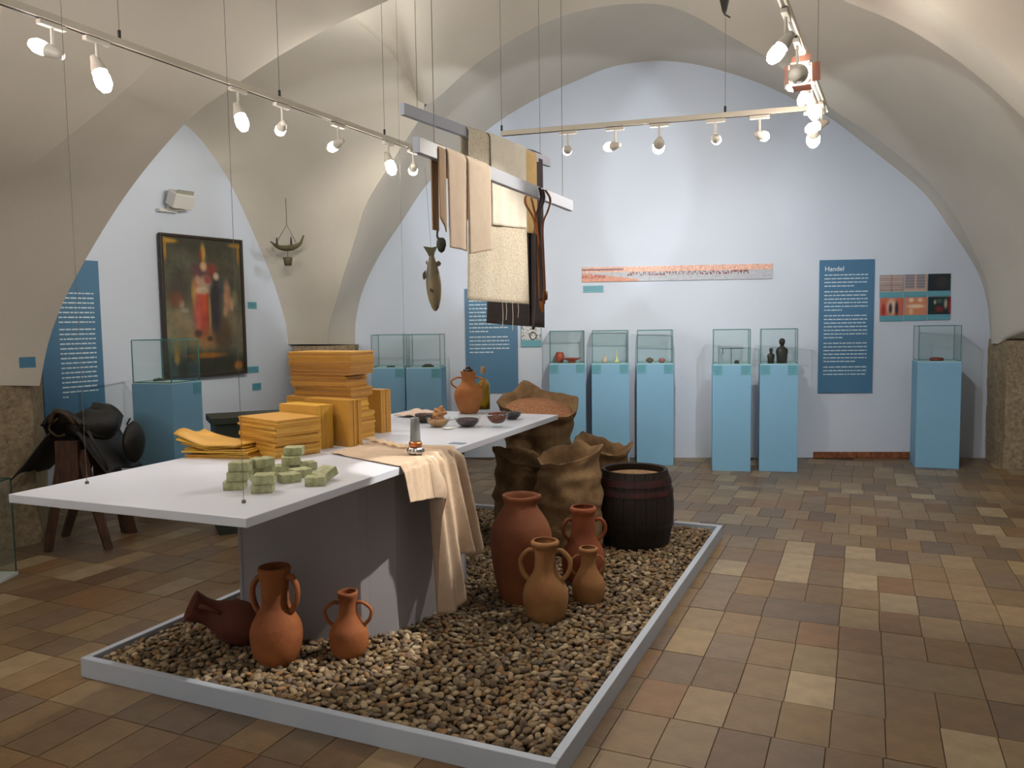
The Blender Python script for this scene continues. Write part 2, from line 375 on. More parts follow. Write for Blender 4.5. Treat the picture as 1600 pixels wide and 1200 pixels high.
# ------------------------------------------------------------------ terracotta
TER=mat('terracotta_orange',(160,96,50),.8,rgb2=(130,72,38),vscale=5,bump=.1,bscale=60)
TERR=mat('terracotta_red',(142,74,42),.75,rgb2=(118,58,32),vscale=5,bump=.1,bscale=60)
TERP=mat('terracotta_pale',(158,118,72),.85,rgb2=(140,94,56),vscale=4,bump=.12,bscale=60)
TERT=mat('terracotta_tan',(170,112,62),.85,rgb2=(150,92,48),vscale=4,bump=.12,bscale=60)
TERD=mat('terracotta_dark',(112,60,42),.8,rgb2=(92,46,32),vscale=5,bump=.1,bscale=60)
def jar(name,label,c,h,prf,m,handles=(),rz=0,cat='jar',wall=.008,spout=0,neckr=.05,group=None,tilt=None):
    """prf: list of (r, z fraction) outer; handles: list of (angle, z0, z1, r0, r1, bulge)"""
    o=thing(name,label,cat,c,rz,group)
    if tilt is not None: o.rotation_euler=tilt
    P=prof([(r,z*h) for r,z in prf],34)
    inner=[(max(r-wall,.004),z) for r,z in P[::-1] if z>.04*h]
    full=[(.001,0)]+P+inner+[(.001,.05*h)]
    def fn(p,th,i):
        if spout and p.z>h*.93: 
            s=max(0,math.cos(th))**12*spout; return (p.x*(1+s),p.y*(1-s*.3),p.z+s*.03)
        return p
    MB().lathe(full,40,fn=fn).build('body',m,o,smooth=True)
    for (an,z0,z1,r0,r1,bl,tr) in handles:
        ca_,sa_=math.cos(an),math.sin(an); pts=[]
        zs=resample([(r0,z0*h),(r0+bl*.75,z0*h+.015*h),(max(r0,r1)+bl,(z0*.72+z1*.28)*h),(max(r0,r1)+bl*.8,(z0*.3+z1*.7)*h),(r1-.004,z1*h)],16)
        MB().tube([(r*ca_,r*sa_,z) for r,z in zs],tr,10,flat=.8).build('handle',m,o,smooth=True)
    return o
def gp(px,py,r,z=None):
    z=GZ if z is None else z
    q=Z(px,py,z); d=q[:2]/np.linalg.norm(q[:2]); return (q[0]+d[0]*r,q[1]+d[1]*r,z-.012)
rt=math.atan2(-.2,1)
jar('amphora','large two-handled orange jug standing at the front left of the gravel before the grey base',gp(434,1043,.08),.455,
    [(.075,0),(.105,.12),(.118,.27),(.112,.4),(.085,.52),(.066,.6),(.062,.72),(.064,.84),(.072,.95),(.076,.985),(.07,1)],TER,
    [(R(-15),.9,.55,.062,.085,.028,.0165),(R(165),.86,.5,.062,.088,.028,.0165)])
jar('amphora','small slender two-handled terracotta amphora beside the white lit patch of the table base',gp(546,1030,.055),.315,
    [(.06,0),(.082,.12),(.091,.27),(.086,.42),(.062,.55),(.045,.66),(.04,.78),(.042,.88),(.048,.94),(.046,1)],TER,
    [(R(0),.82,.48,.041,.075,.032,.0105),(R(180),.82,.48,.041,.075,.032,.0105)])
jar('storage_jar','tallest wide terracotta jar with pouring lip in front of the sacks',gp(815,945,.1),.60,
    [(.11,0),(.135,.14),(.16,.38),(.172,.58),(.162,.7),(.13,.8),(.098,.88),(.088,.93),(.1,.975),(.1,1)],mat('terracotta_brown_red',(140,84,50),.8,rgb2=(116,64,38),vscale=3,bump=.1,bscale=50),rz=R(-20),spout=.22)
jar('amphora','pale yellowish two-handled amphora foremost in the right group of jars',gp(853,974,.075),.425,
    [(.078,0),(.104,.1),(.117,.25),(.115,.38),(.094,.5),(.066,.6),(.056,.7),(.055,.84),(.062,.92),(.074,.955),(.074,.985),(.066,1)],TERP,
    [(R(-8),.86,.5,.056,.09,.038,.0155),(R(172),.86,.5,.056,.09,.038,.0155)])
jar('jug','reddest handled jug standing behind the pale amphoras beside the barrel',gp(912,915,.09),.46,
    [(.09,0),(.118,.12),(.13,.28),(.122,.42),(.09,.55),(.072,.66),(.069,.8),(.07,.9),(.078,.95),(.078,.985),(.07,1)],TERR,
    [(R(0),.82,.56,.07,.085,.045,.014),(R(185),.82,.56,.07,.09,.03,.013)])
jar('amphora','smallest pale two-handled amphora at the right end of the jar group',gp(920,945,.055),.315,
    [(.06,0),(.08,.1),(.09,.26),(.086,.4),(.066,.53),(.045,.66),(.04,.78),(.045,.9),(.054,.95),(.053,.99),(.048,1)],TERP,
    [(R(-5),.84,.55,.042,.06,.024,.008),(R(175),.84,.5,.042,.07,.028,.008)])
bq=Z(388,1018,GZ); 
tj=jar('jug','dark red jug lying tilted on the gravel with its open mouth to the left',(bq[0]+.02,bq[1]+.14,GZ+.05),.36,
    [(.055,0),(.09,.1),(.106,.28),(.1,.45),(.078,.6),(.062,.72),(.062,.84),(.072,.96),(.076,1)],TERD,
    [(R(-60),.88,.62,.06,.07,.026,.011)],tilt=(R(8),R(-62),R(12)))
# ------------------------------------------------------------------ sacks
JUTE=mat('brown_burlap',(146,118,84),.95,rgb2=(116,90,62),vscale=10,bump=.45,bscale=130)
def sack(label,c,rx,ry,h,seed,rimz=(0,0),flare=1.05,grain=None,gz=.86,rz=0,roll=.05,peaks=(),lean=(0,0)):
    o=thing('burlap_sack',label,'sack',(c[0],c[1],GZ-.012),rz)
    pf=[(.78,0),(.97,.05),(1.03,.18),(1.0,.4),(1.0,.6),(.96,.78),(.9*flare,.9),(flare,.98),(flare*1.03,1.0)]
    P=prof(pf,44); last=P[-1]
    inner=[(last[0]-.03,last[1]-.006),(flare*.93,.97),(flare*.86,.9),(flare*.84,gz-.02)]
    full=[(.001,0)]+P+inner; nn=len(full)
    def fn(p,th,i):
        t=full[i][1]; z=t*h
        k=min(1,t*2)
        wr=.5*nz((math.cos(th)*2+seed,math.sin(th)*2,t*5),1.)+.35*nz((math.cos(th)*1.2,math.sin(th)*1.2+seed,t*16),1.)
        horiz=math.sin(t*26+3*nz((math.cos(th)*1.5,math.sin(th)*1.5,seed),1.))*.022*(.3+k)
        r=full[i][0]*(1+.17*wr*k+horiz*1.3)
        tt=max(0,(t-.72)/.28)**1.5
        z+=tt*(rimz[0]*math.cos(th)+rimz[1]*math.sin(th)+.03*nz((math.cos(th)*3,math.sin(th)*3,seed+9),1))
        for (pa,ph) in peaks:
            dth=(th-pa+PI)%(2*PI)-PI; g=math.exp(-(dth/.35)**2); z+=tt*ph*g; r*=1+.05*g*tt
        if roll: # rim rolled outwards
            r+=roll*.25*math.exp(-((t-.93)/.05)**2)*(1 if i<len(P)+1 else 0)
        sq=1+.05*math.cos(4*th)
        return (r*rx*math.cos(th)*sq+lean[0]*t*h,r*ry*math.sin(th)*sq+lean[1]*t*h,z)
    MB().lathe(full[:-1]+[full[-1]],56,fn=fn).build('sack_cloth',JUTE,o,smooth=True)
    if grain:
        def gf(u,v):
            th=u*2*PI; r=v; e_=flare*.88*(1+.02*math.cos(4*th)); z=gz*h+.05*(1-r*r)*h*.8+gz*(rimz[0]*math.cos(th)+rimz[1]*math.sin(th))*r*.85+.004*nz((math.cos(th)*r*20,math.sin(th)*r*20,1),1)
            return (r*rx*e_*math.cos(th)+lean[0]*gz*h,r*ry*e_*math.sin(th)+lean[1]*gz*h,z)
        g=MB().grid(gf,40,12).build('grain',grain,o,smooth=True); g['kind']='stuff'
    return o
GRAIN=mat('reddish_grain',(196,140,98),.7,rgb2=(140,88,56),vscale=90,bump=1,bscale=110)
GRAIN2=mat('pale_barley',(196,164,122),.7,rgb2=(150,116,80),vscale=90,bump=1,bscale=110)
sack('tallest brown burlap sack filled with reddish grain behind the table end',(.2,6.12),.255,.235,.93,1.3,rimz=(-.02,.085),flare=1.1,grain=GRAIN,gz=.95,peaks=((R(108),.07),(R(15),.03)),roll=.3)
sack('burlap sack half hidden under the table end with a slouched open rim',(.06,5.66),.19,.18,.60,4.1,rimz=(-.05,.03),flare=1.0,grain=mat('dark_grain',(92,76,40),.8,rgb2=(60,48,26),vscale=60,bump=1),gz=.82,roll=.2)
sack('foremost burlap sack with folded rim behind the tall terracotta jar',(.37,5.33),.215,.205,.665,7.7,rimz=(.03,.02),flare=.93,grain=GRAIN2,gz=.84,peaks=((R(-10),.05),(R(60),.04)),roll=.35)
sack('burlap sack between the foremost folded sack and the barrel, slightly behind both',(.67,5.97),.195,.19,.62,11.2,rimz=(-.03,.03),flare=1.0,grain=GRAIN2,gz=.84,peaks=((R(130),.05),(R(0),.04)),roll=.3)
# barrel
bar=thing('barrel','dark stained wooden barrel with faded red bands, open top full of grain','barrel',(.84,5.49,GZ-.012))
BH=.535; nst=22
BW=mat('dark_barrel_wood',(38,26,22),.6,rgb2=(22,15,13),vscale=10,bump=.3,stretch=(8,8,1)); BR_=mat('faded_red_band',(66,24,24),.6,rgb2=(44,16,18),vscale=12,bump=.1)
def br(z): t=z/BH; return .225+.045*math.sin(PI*min(1,max(0,t)))
for k in range(nst):
    m=MB(); a0=2*PI*k/nst+.006; a1=2*PI*(k+1)/nst-.006
    def sf(u,v,a0=a0,a1=a1): a=a0+(a1-a0)*u; r=br(v*BH); return (r*math.cos(a),r*math.sin(a),v*BH)
    m.grid(sf,2,10); o=m.build('stave',BW,bar,smooth=False); md=o.modifiers.new('s','SOLIDIFY'); md.thickness=.022; md.offset=-1
for z0,z1 in ((.02,.06),(.15,.185),(.375,.41),(.44,.485)):
    m=MB(); m.lathe([(br(z0)+.001,z0),(br(z0)+.006,z0),(br(z1)+.006,z1),(br(z1)+.001,z1)],48); m.build('hoop',BR_ if z0>.2 else mat('black_hoop',(24,20,20),.5),bar,smooth=False)
g=MB().grid(lambda u,v:(v*.205*math.cos(u*2*PI),v*.205*math.sin(u*2*PI),.485+.012*(1-v*v)+.003*nz((v*math.cos(u*6.28)*15,v*math.sin(u*6.28)*15,2))),40,10).build('grain',mat('brown_spice_fill',(196,160,120),.8,rgb2=(160,124,88),vscale=50,bump=.8,bscale=80),bar,smooth=True); g['kind']='stuff'
MB().lathe([(.2,.04),(.001,.04)],40).build('bottom',BW,bar)
# ------------------------------------------------------------------ beeswax sheets
def waxm(i): return mat('beeswax_'+'abcde'[i],[(206,158,70),(194,144,60),(172,122,58),(216,170,58),(190,138,50)][i],.45,var=.1,vscale=6,bump=.25,bscale=90)
def wax(n,cx,cy,z,w_,l_,th,rz,label,group,m,rot=None,warp=0):
    def f(u,v,top):
        x=(u-.5)*w_; y=(v-.5)*l_; zz=(th if top else 0)
        if warp: zz+=warp*max(0,.5-u)**1.4*(1+.3*math.sin(v*6))+.003*math.sin(u*9+v*4)
        return (x,y,zz)
    if warp:
        b=MB(); N_=10
        b.grid(lambda u,v:f(u,v,1),N_,6); o=b.build(n,m,smooth=True); o.modifiers.new('s','SOLIDIFY').thickness=th
    else:
        o=MB().box((0,0,th/2),(w_,l_,th)).build(n,m)
    o.location=(cx,cy,z); o.rotation_euler=rot if rot else (0,0,rz); tag(o,label,'wax sheet',group); return o
yw=math.atan2(uy[1],uy[0])-PI/2
k=.943
ORD='topmost second third fourth fifth sixth seventh eighth ninth tenth eleventh twelfth thirteenth fourteenth fifteenth sixteenth seventeenth eighteenth'.split()
def rotd(dl):
    c_,s__=math.cos(-dl),math.sin(-dl); f=lambda v: np.array([v[0]*c_-v[1]*s__,v[0]*s__+v[1]*c_])
    return f(ux),f(uy)
def stack_flat(px,py,w_,l_,n,th,label,group,mats,jit=.006,z0=T,rj=.02,gap=.0006,dl=0):
    F=Z(px,py,T); z=z0; ux,uy=rotd(dl)
    for i in range(n):
        ww=w_;ll=l_
        c=F[:2]+ux*(ww/2+random.uniform(-jit,jit))+uy*(ll/2+random.uniform(-jit,jit))
        t=th*random.uniform(.8,1.2)
        wax('wax_sheet',c[0],c[1],z,ww,ll,t,yw-dl+random.uniform(-rj,rj),'%s sheet from the top in the low flat beeswax stack near the soap'%ORD[n-1-i],group,random.choice(mats)); z+=t+gap
    return z
# front stack
stack_flat(432,718,.37,.255,18,.0105,'thin square-cut beeswax sheet in the low flat stack nearest the soap','beeswax sheets of the low front stack',[waxm(0),waxm(4),waxm(1)],.007,rj=.03,dl=R(21))
# tall stack in four bundles
F=Z(548,690,T); BN=['lowest bundle','bright yellow bundle','brown bundle below the recess','narrow recessed bundle','bundle just over the recess','topmost thick bundle']
zz=T
for bi,(n_,dx,dy,w_,l_,ms,rot) in enumerate(((16,0,.03,.44,.20,(3,0,4),.0),(9,.015,0,.45,.19,(3,4,1),.015),(5,-.0,.02,.42,.20,(1,2,4),-.02),(7,.035,.01,.40,.20,(1,2),.02),(5,-.01,0,.445,.215,(1,2,2),-.01),(8,-.015,0,.455,.22,(1,2,0),.0))):
    for i in range(n_):
        ux_,uy_=rotd(R(4)); c=F[:2]+ux_*(w_/2+dx+random.uniform(-.005,.005))+uy_*(l_/2+dy+random.uniform(-.005,.005)); t=.0098*random.uniform(.85,1.15)
        wax('wax_sheet',c[0],c[1],zz,w_,l_,t,yw-R(4)+rot+random.uniform(-.015,.015),'%s sheet down in the %s, tallest beeswax stack'%(ORD[n_-1-i],BN[bi]),'beeswax sheets of the tallest stack, '+BN[bi],waxm(random.choice(ms))); zz+=t+.0006
print('tall top',zz)
def stack_up(px,py,wid,hgt,n,th,label,group,ms,lean=0):
    F=Z(px,py,T); dl=R(12); ux,uy=rotd(dl)
    for i in range(n):
        c=F[:2]+ux*(wid/2+random.uniform(-.003,.003))+uy*((i+.5)*th)
        o=MB().box((0,0,hgt/2),(wid,th-.0006,hgt)).build('wax_sheet',waxm(random.choice(ms))); o.location=(c[0],c[1],T)
        o.rotation_euler=(lean*(1),0,yw-dl+random.uniform(-.003,.003)); tag(o,('foremost' if i==0 else ORD[i])+' '+label,'wax sheet',group)
stack_up(496,703,.30,.235,11,.0105,'upright beeswax sheet from the front in the bright yellow row','upright sheets of the bright yellow row',(3,3,0))
stack_up(547,699,.36,.255,9,.0105,'upright beeswax sheet from the front in the darker middle row','upright sheets of the darker middle row',(1,1,4))
stack_up(596,677,.13,.265,8,.011,'upright beeswax sheet from the front, row right of the tallest stack','upright sheets right of the tallest stack',(2,1,4))
# loose pile at the left
F=Z(360,711,T)
zz=T
lab=['lowest','second','third','fourth','fifth','sixth','topmost']
for i in range(7):
    c=F[:2]+np.array([-.006*i+(-.02 if i>4 else 0),.01*(i%3)]); t=.0075
    o=wax('wax_sheet',c[0],c[1],zz,.37,.23,t,R(-14)+[.1,.02,-.05,.06,-.02,.1,-.08][i],'wide loose beeswax sheet, %s of the slipping pile at the left'%lab[i],'loose beeswax sheets at the left',waxm([4,0,3,3,0,3,0][i]),warp=[0,0,.05,.0,.08,.1,.14][i]); 
    if i<6: zz+=t+.001+[0,0,.004,.0,.004,.006][i]
# ------------------------------------------------------------------ soap bars
SOAP=mat('green_olive_soap',(178,180,140),.6,rgb2=(142,144,104),vscale=40,bump=.35,bscale=50)
def soap(px,py,lev,rz,label,tilt=0):
    h=.037; z=T+lev*(h+.001)
    q=Z(px,py,z); s=(.082,.075,h)
    o=MB().box((0,0,h/2),s).build('soap_bar',SOAP,bevel=.0025); d=q[:2]/np.linalg.norm(q[:2])
    o.location=(q[0]+d[0]*.034,q[1]+d[1]*.034,z+(.012 if tilt else 0)); o.rotation_euler=(tilt,0,rz); tag(o,label,'soap','green soap bars on the table'); return o
sr=R(6)
soap(368,766,0,sr,'marbled green soap bar at the bottom of the leftmost stack of three')
soap(373,752,1,sr+.05,'marbled green soap bar in the middle of the leftmost stack of three')
soap(377,737,2,sr-.1,'marbled green soap bar on top of the leftmost stack of three')
soap(411,771,0,sr+.03,'green soap bar at the bottom of the front stack of two')
soap(414,757,1,sr,'green soap bar on top of the front stack of two')
soap(407,752,0,sr+R(25),'green soap bar at the bottom of the stack of three behind the front pair')
soap(407,742,1,sr+R(30),'green soap bar second in the stack of three behind the front pair')
soap(410,731,2,sr+R(32),'pale green soap bar topping the stack of three behind the front pair')
soap(452,755,0,R(35),'green soap bar lying flat right of the front stack, nearest the viewer in its row')
soap(470,747,0,R(38),'green soap bar lying flat directly behind the nearest one of its row')
soap(437,741,0,R(20),'green soap bar lying flat in the middle between the stacks')
soap(458,737,0,R(15),'green soap bar at the bottom of the rear stack of three')
soap(455,727,1,R(15),'green soap bar second in the rear stack of three')
soap(460,712,2,R(5),'green soap bar on top of the rear stack of three')
soap(479,736,0,R(30),'green soap bar lying beside the rear stack on its right')
soap(494,760,0,sr,'flat green soap bar at the right end of the group')
soap(510,752,0,R(-35),'green soap bar leaning on the flat one at the right end',tilt=R(22))
# ------------------------------------------------------------------ cloth over the table edge
LINEN=mat('beige_linen',(196,174,152),.9,var=.1,vscale=30,bump=.25,bscale=220)
def cloth_obj(name,label,cat,fn,nu,nv,m,th=.003,group=None,sub=0):
    o=MB().grid(fn,nu,nv).build(name,m,smooth=True); md=o.modifiers.new('s','SOLIDIFY'); md.thickness=th; md.offset=0
    return tag(o,label,cat,group)
# top part corners (pixel on table plane), then hanging part below the long edge
tA=Z(517,708,T+.006); tB=Z(585,690,T+.006); tC=Z(716,692,T+.006); tD=Z(634,735,T+.006)
def edgept(u): # along the long edge from px 634 to 722
    a=Z(634,731,T); c=Z(722,702,T); s0=(a-A)[:2]@uy; s1=(c-A)[:2]@uy; s=s0+(s1-s0)*u
    return np.array([A[0]+uy[0]*s,A[1]+uy[1]*s,T])
def lc(u,v):
    out=-ux
    if v<.42:
        t=v/.42; e_=edgept(u); back=tA*(1-u)+tB*u
        p=back*(1-t)+e_*t; z=T+.006+.012*max(0,nz((u*4,t*4,3)))*(1-t*.5)+.008*math.sin(u*16+t*2)*t*(u>.3)+(.01 if t<.06 else 0)*abs(nz((u*9,0,1)))
        f=max(0,math.sin(u*34-1))*.022*max(0,t-.3)*(u>.45)
        return (p[0],p[1],z+f)
    t=(v-.42)/.58; e_=edgept(u)
    # hem lengths: short at the left, long down to the gravel at the centre right
    L=np.interp(u,[0,.3,.43,.45,.52,.64,.68,.8,.9,1],[.17,.19,.20,.80,.78,.66,.52,.50,.56,.44])
    # gather towards the pile
    amp=.022+.03*t*(u>.42)
    fold=amp*(math.sin(u*34+1.5*t)+.5*math.sin(u*71+3*t+1))*(1 if u>.42 else .12)
    s=edgept(u*(1) + (0.10*(t)*(u>.42)*(.55-u)))
    d=.012+.035*t+fold+ .06*t*(u>.42)
    arc=min(1,t*L/.03)
    return (s[0]+out[0]*d*arc+out[0]*.004,s[1]+out[1]*d*arc+out[1]*.004,T+.008-t*L+(.01*math.sin(u*30)*(t<.1)))
cloth_obj('table_cloth','beige linen cloth draped over the long table edge down to the gravel','cloth',lc,120,70,LINEN)
# ruffle edge of the cloth pile on the table
def ruf(u,v):
    p=Z(585+60*u,690+14*u,T+.004); return (p[0]+ux[0]*(.03+.05*v),p[1]+ux[1]*(.03+.05*v),T+.010+.02*abs(math.sin(u*13))*(1-v*.6)+.004)
cloth_obj('gathered_cloth','crumpled beige cloth strip with gathered edge behind the metal utensil','cloth',ruf,50,5,mat('cream_lace',(214,190,160),.9,bump=.3,bscale=120))
# utensil
uq=Z(648,713,T+.012)
ut=thing('metal_utensil','grey tapered metal tube with copper band and fluted silver foot on the linen','utensil',(uq[0],uq[1]+.04,T+.018))
PEW=mat('grey_pewter',(130,134,134),.45,metal=.4,bump=.1); SIL=mat('bright_silver',(190,190,192),.25,metal=1)
ut.scale=(1.15,1.15,1.15)
MB().lathe([(.024,.055),(.023,.06),(.0195,.13),(.0185,.155),(.016,.158),(.001,.158)],24).build('tube',PEW,ut,smooth=True)
MB().lathe([(.025,.032),(.029,.036),(.029,.05),(.025,.055),(.001,.055)],24).build('copper_band',tag(mat('copper',(190,120,76),.35,metal=.8)) if 0 else mat('copper',(190,120,76),.35,metal=.8),ut,smooth=True)
MB().lathe([(.001,0),(.03,.0),(.037,.01),(.034,.024),(.026,.032),(.001,.032)],40,fn=lambda p,th,i:(p.x*(1+.08*math.cos(th*10)),p.y*(1+.08*math.cos(th*10)),p.z)).build('fluted_foot',SIL,ut,smooth=True)
# table label card
tc=Z(715,693,T); o=MB().box((0,0,0),(.085,.055,.002)).build('label_card',mat('grey_blue_card',(126,146,164),.6)); o.location=(tc[0],tc[1],T+.002); o.rotation_euler=(0,0,yw); tag(o,'small grey-blue label card lying near the right table edge','label')
# ------------------------------------------------------------------ jug, bottle and bowls
jq=Z(732,647,T)
jar('jug','two-handled terracotta jug on the table with dark fruit piled in its mouth','%s'%'jug' and (jq[0],jq[1]+.06,T+.001),.31,
    [(.062,0),(.085,.15),(.105,.35),(.107,.45),(.095,.58),(.065,.68),(.05,.76),(.05,.86),(.055,.95),(.06,1)],TERT,
    [(R(180),.84,.6,.05,.085,.04,.009),(R(-8),.84,.6,.05,.085,.036,.009)]) if 0 else jar('jug','two-handled terracotta jug on the table with dark fruit piled in its mouth',(jq[0],jq[1]+.06,T+.001),.31,
    [(.062,0),(.085,.15),(.105,.35),(.107,.45),(.095,.58),(.065,.68),(.05,.76),(.05,.86),(.055,.95),(.06,1)],TERT,
    [(R(180),.84,.6,.05,.085,.04,.009),(R(-8),.84,.6,.05,.085,.036,.009)])
FRU=mat('dark_dried_fruit',(40,26,28),.4,bump=.2)
def ball(m,c,r,sq=1.):
    m.add([(c[0]+v[0]*r,c[1]+v[1]*r,c[2]+v[2]*r*sq) for v in IV],[tuple(f) for f in IF.tolist()])
m0=None
for i,(a,b,c) in enumerate(((-.02,0,0),(.018,.01,0),(0,-.022,0),(.002,.02,.002),(0,0,.022))):
    m=MB(); ball(m,(0,0,0),.02,.85); o=m.build('dried_fruit',FRU,smooth=True); o.location=(jq[0]+a,jq[1]+.06+b,T+.31+c+.004); tag(o,'dark wrinkled dried fruit in the mouth of the table jug','fruit','dried fruits in the jug mouth')
OIL=mat('golden_oil',(190,150,20),.1); 
nt=OIL.node_tree; OIL.node_tree.nodes['Principled BSDF'].inputs['Transmission Weight'].default_value=.6
GL=glassmat('clear_glass',(.96,.99,.98))
bq_=Z(750,640,T); bot=thing('oil_bottle','corked glass bottle of golden oil standing behind the table jug','bottle',(bq_[0]+.03,bq_[1]-.0,T))
MB().lathe([(.001,.0),(.05,0),(.052,.02),(.052,.19),(.03,.22),(.022,.25),(.022,.29),(.026,.292),(.026,.3),(.019,.3)],24).build('bottle_glass',GL,bot,smooth=True)
MB().lathe([(.001,.005),(.047,.005),(.048,.2),(.028,.22),(.018,.245),(.001,.246)],24).build('oil',OIL,bot,smooth=True)
MB().lathe([(.001,.28),(.018,.28),(.02,.33),(.001,.33)],16).build('cork',mat('cork',(180,140,96),.9,bump=.3),bot,smooth=False)
def bowl(label,px,py,r,h,glass,fill,fillm,kind='bits',foot=0,n=70):
    r*=1.1; HP=.95 if foot else .76
    q=Z(px,py,T); o=thing('bowl',label,'bowl',(q[0],q[1]+r*.5,T+.0008))
    P=prof([(r*.4,foot),(r*.62,foot+h*.12),(r*.88,foot+h*.5),(r,foot+h)],14); I=[(max(a-.0035,.002),b+.002) for a,b in P[::-1]]
    base=[(.001,0),(r*.42,0),(r*.4,foot*.6+.002),(r*.38,foot)] if foot else [(.001,0)]
    MB().lathe(base+P+I+[(.001,foot+.006)],32).build('bowl_shell',glass,o,smooth=True)
    m=MB(); m.lathe([(.001,foot+.008)]+[(max(a-.006,.002),b+.001) for a,b in P if b<foot+h*.74]+[(r*.5,foot+h*.80),(.001,foot+h*.88)],28)
    for i in range(n):
        a=random.uniform(0,2*PI); rr=r*.80*math.sqrt(random.random()); s=fill*random.uniform(.7,1.2)
        z=foot+h*(HP+.14*(1-(rr/r)**2)); v=[(rr*math.cos(a)+p[0]*s,rr*math.sin(a)+p[1]*s*.7,z+p[2]*s*.7) for p in IV]; m.add(v,[tuple(f) for f in IF.tolist()])
    f=m.build('contents',fillm,o,smooth=True); f['kind']='stuff'; return o
GRN=glassmat('grey_glass',(.80,.84,.84))
bowl('dark bowl of dates furthest left, behind the bowl of ginger',664,661,.066,.055,mat('dark_ceramic',(70,62,52),.4),.016,mat('dates',(74,34,26),.45),n=22)
bg=bowl('clear glass bowl heaped with knobbly ginger roots',684,668,.072,.06,GL,.012,mat('ginger_skin',(206,160,110),.8,rgb2=(180,128,84),vscale=20,bump=.3),n=8)
GIN=mat('ginger_skin',(206,160,110),.8)
gq=Z(684,668,T)
for i,(a,b,c,rx_,rz_) in enumerate(((-.025,0,.075,1.2,.3),(.03,.005,.08,.9,1.2),(0,-.02,.085,1.4,2.2),(.01,.02,.1,.3,.6),(-.01,.0,.1,.9,-.6))):
    m=MB(); L0=.055 if i!=3 else .075
    pts=[(0,0,-L0*.5),(.006,0,-L0*.2),(-.004,.004,L0*.15),(.008,0,L0*.5)]
    m.tube(resample(pts,9),[.006,.014,.016,.012,.015,.016,.011,.012,.004],10); m.tube([(0,0,0),(.022,.004,.014),(.034,.002,.018)],[.010,.010,.004],8)
    o=m.build('ginger_root',GIN,smooth=True); o.location=(gq[0]+a,gq[1]+.036+b,T+c); o.rotation_euler=(rx_,.3,rz_)
    tag(o,['leftmost knobbly ginger root in the glass bowl','right knobbly ginger root in the glass bowl','front knobbly ginger root lying across the glass bowl','tall ginger root pointing up from the glass bowl','rear ginger root resting on the heap in the glass bowl'][i],'ginger','ginger roots in the glass bowl')
bowl('glass bowl filled with small purple-brown seeds before the terracotta jug',730,668,.078,.062,GL,.004,mat('purple_seeds',(92,56,66),.5,rgb2=(66,40,48),vscale=120,bump=.6,bscale=120),n=220)
bowl('footed glass cup heaped with reddish-brown spice right of the seed bowl',777,668,.066,.06,GL,.008,mat('red_spice',(132,62,38),.7,rgb2=(96,40,26),vscale=60,bump=.7,bscale=90),foot=.022,n=90)
bowl('glass bowl of dark peppercorns behind the footed cup near the table end',800,656,.066,.055,GL,.005,mat('dark_pepper',(58,44,50),.6,rgb2=(36,28,32),vscale=100,bump=.6),n=160)
sq_=Z(700,671,T); o=MB().lathe([(.001,.001),(.032,.001),(.04,.008),(.038,.010),(.03,.004),(.001,.004)],24).build('small_dish',mat('white_porcelain',(232,232,228),.25),smooth=True); o.location=(sq_[0],sq_[1]+.02,T); tag(o,'small flat white dish in front of the ginger bowl','dish')
sp=MB(); sp.tube([(-.05,0,.005),(0,0,.007),(.05,0,.012)],[.006,.003,.003],8); o=sp.build('spoon',mat('steel',(180,180,184),.3,metal=1),smooth=True); q=Z(708,657,T); o.location=(q[0],q[1],T); o.rotation_euler=(0,0,.2); tag(o,'small metal spoon lying between the ginger bowl and the jug','spoon')
def fc(u,v):
    p=Z(612,652,T); a=p[:2]+ux*(-.02)+uy*.0
    x=a+(-ux)*(u*.26)+uy*(v*.30); return (x[0],x[1],T+.012+.018*abs(math.sin(v*5+u*2))*(.4+.6*v)+.005*math.sin(u*17))
cloth_obj('folded_cloth','folded pinkish cream cloth on the far left of the table behind the wax','cloth',fc,30,30,mat('pink_cream_cloth',(222,200,186),.9,bump=.2,bscale=150),.006)
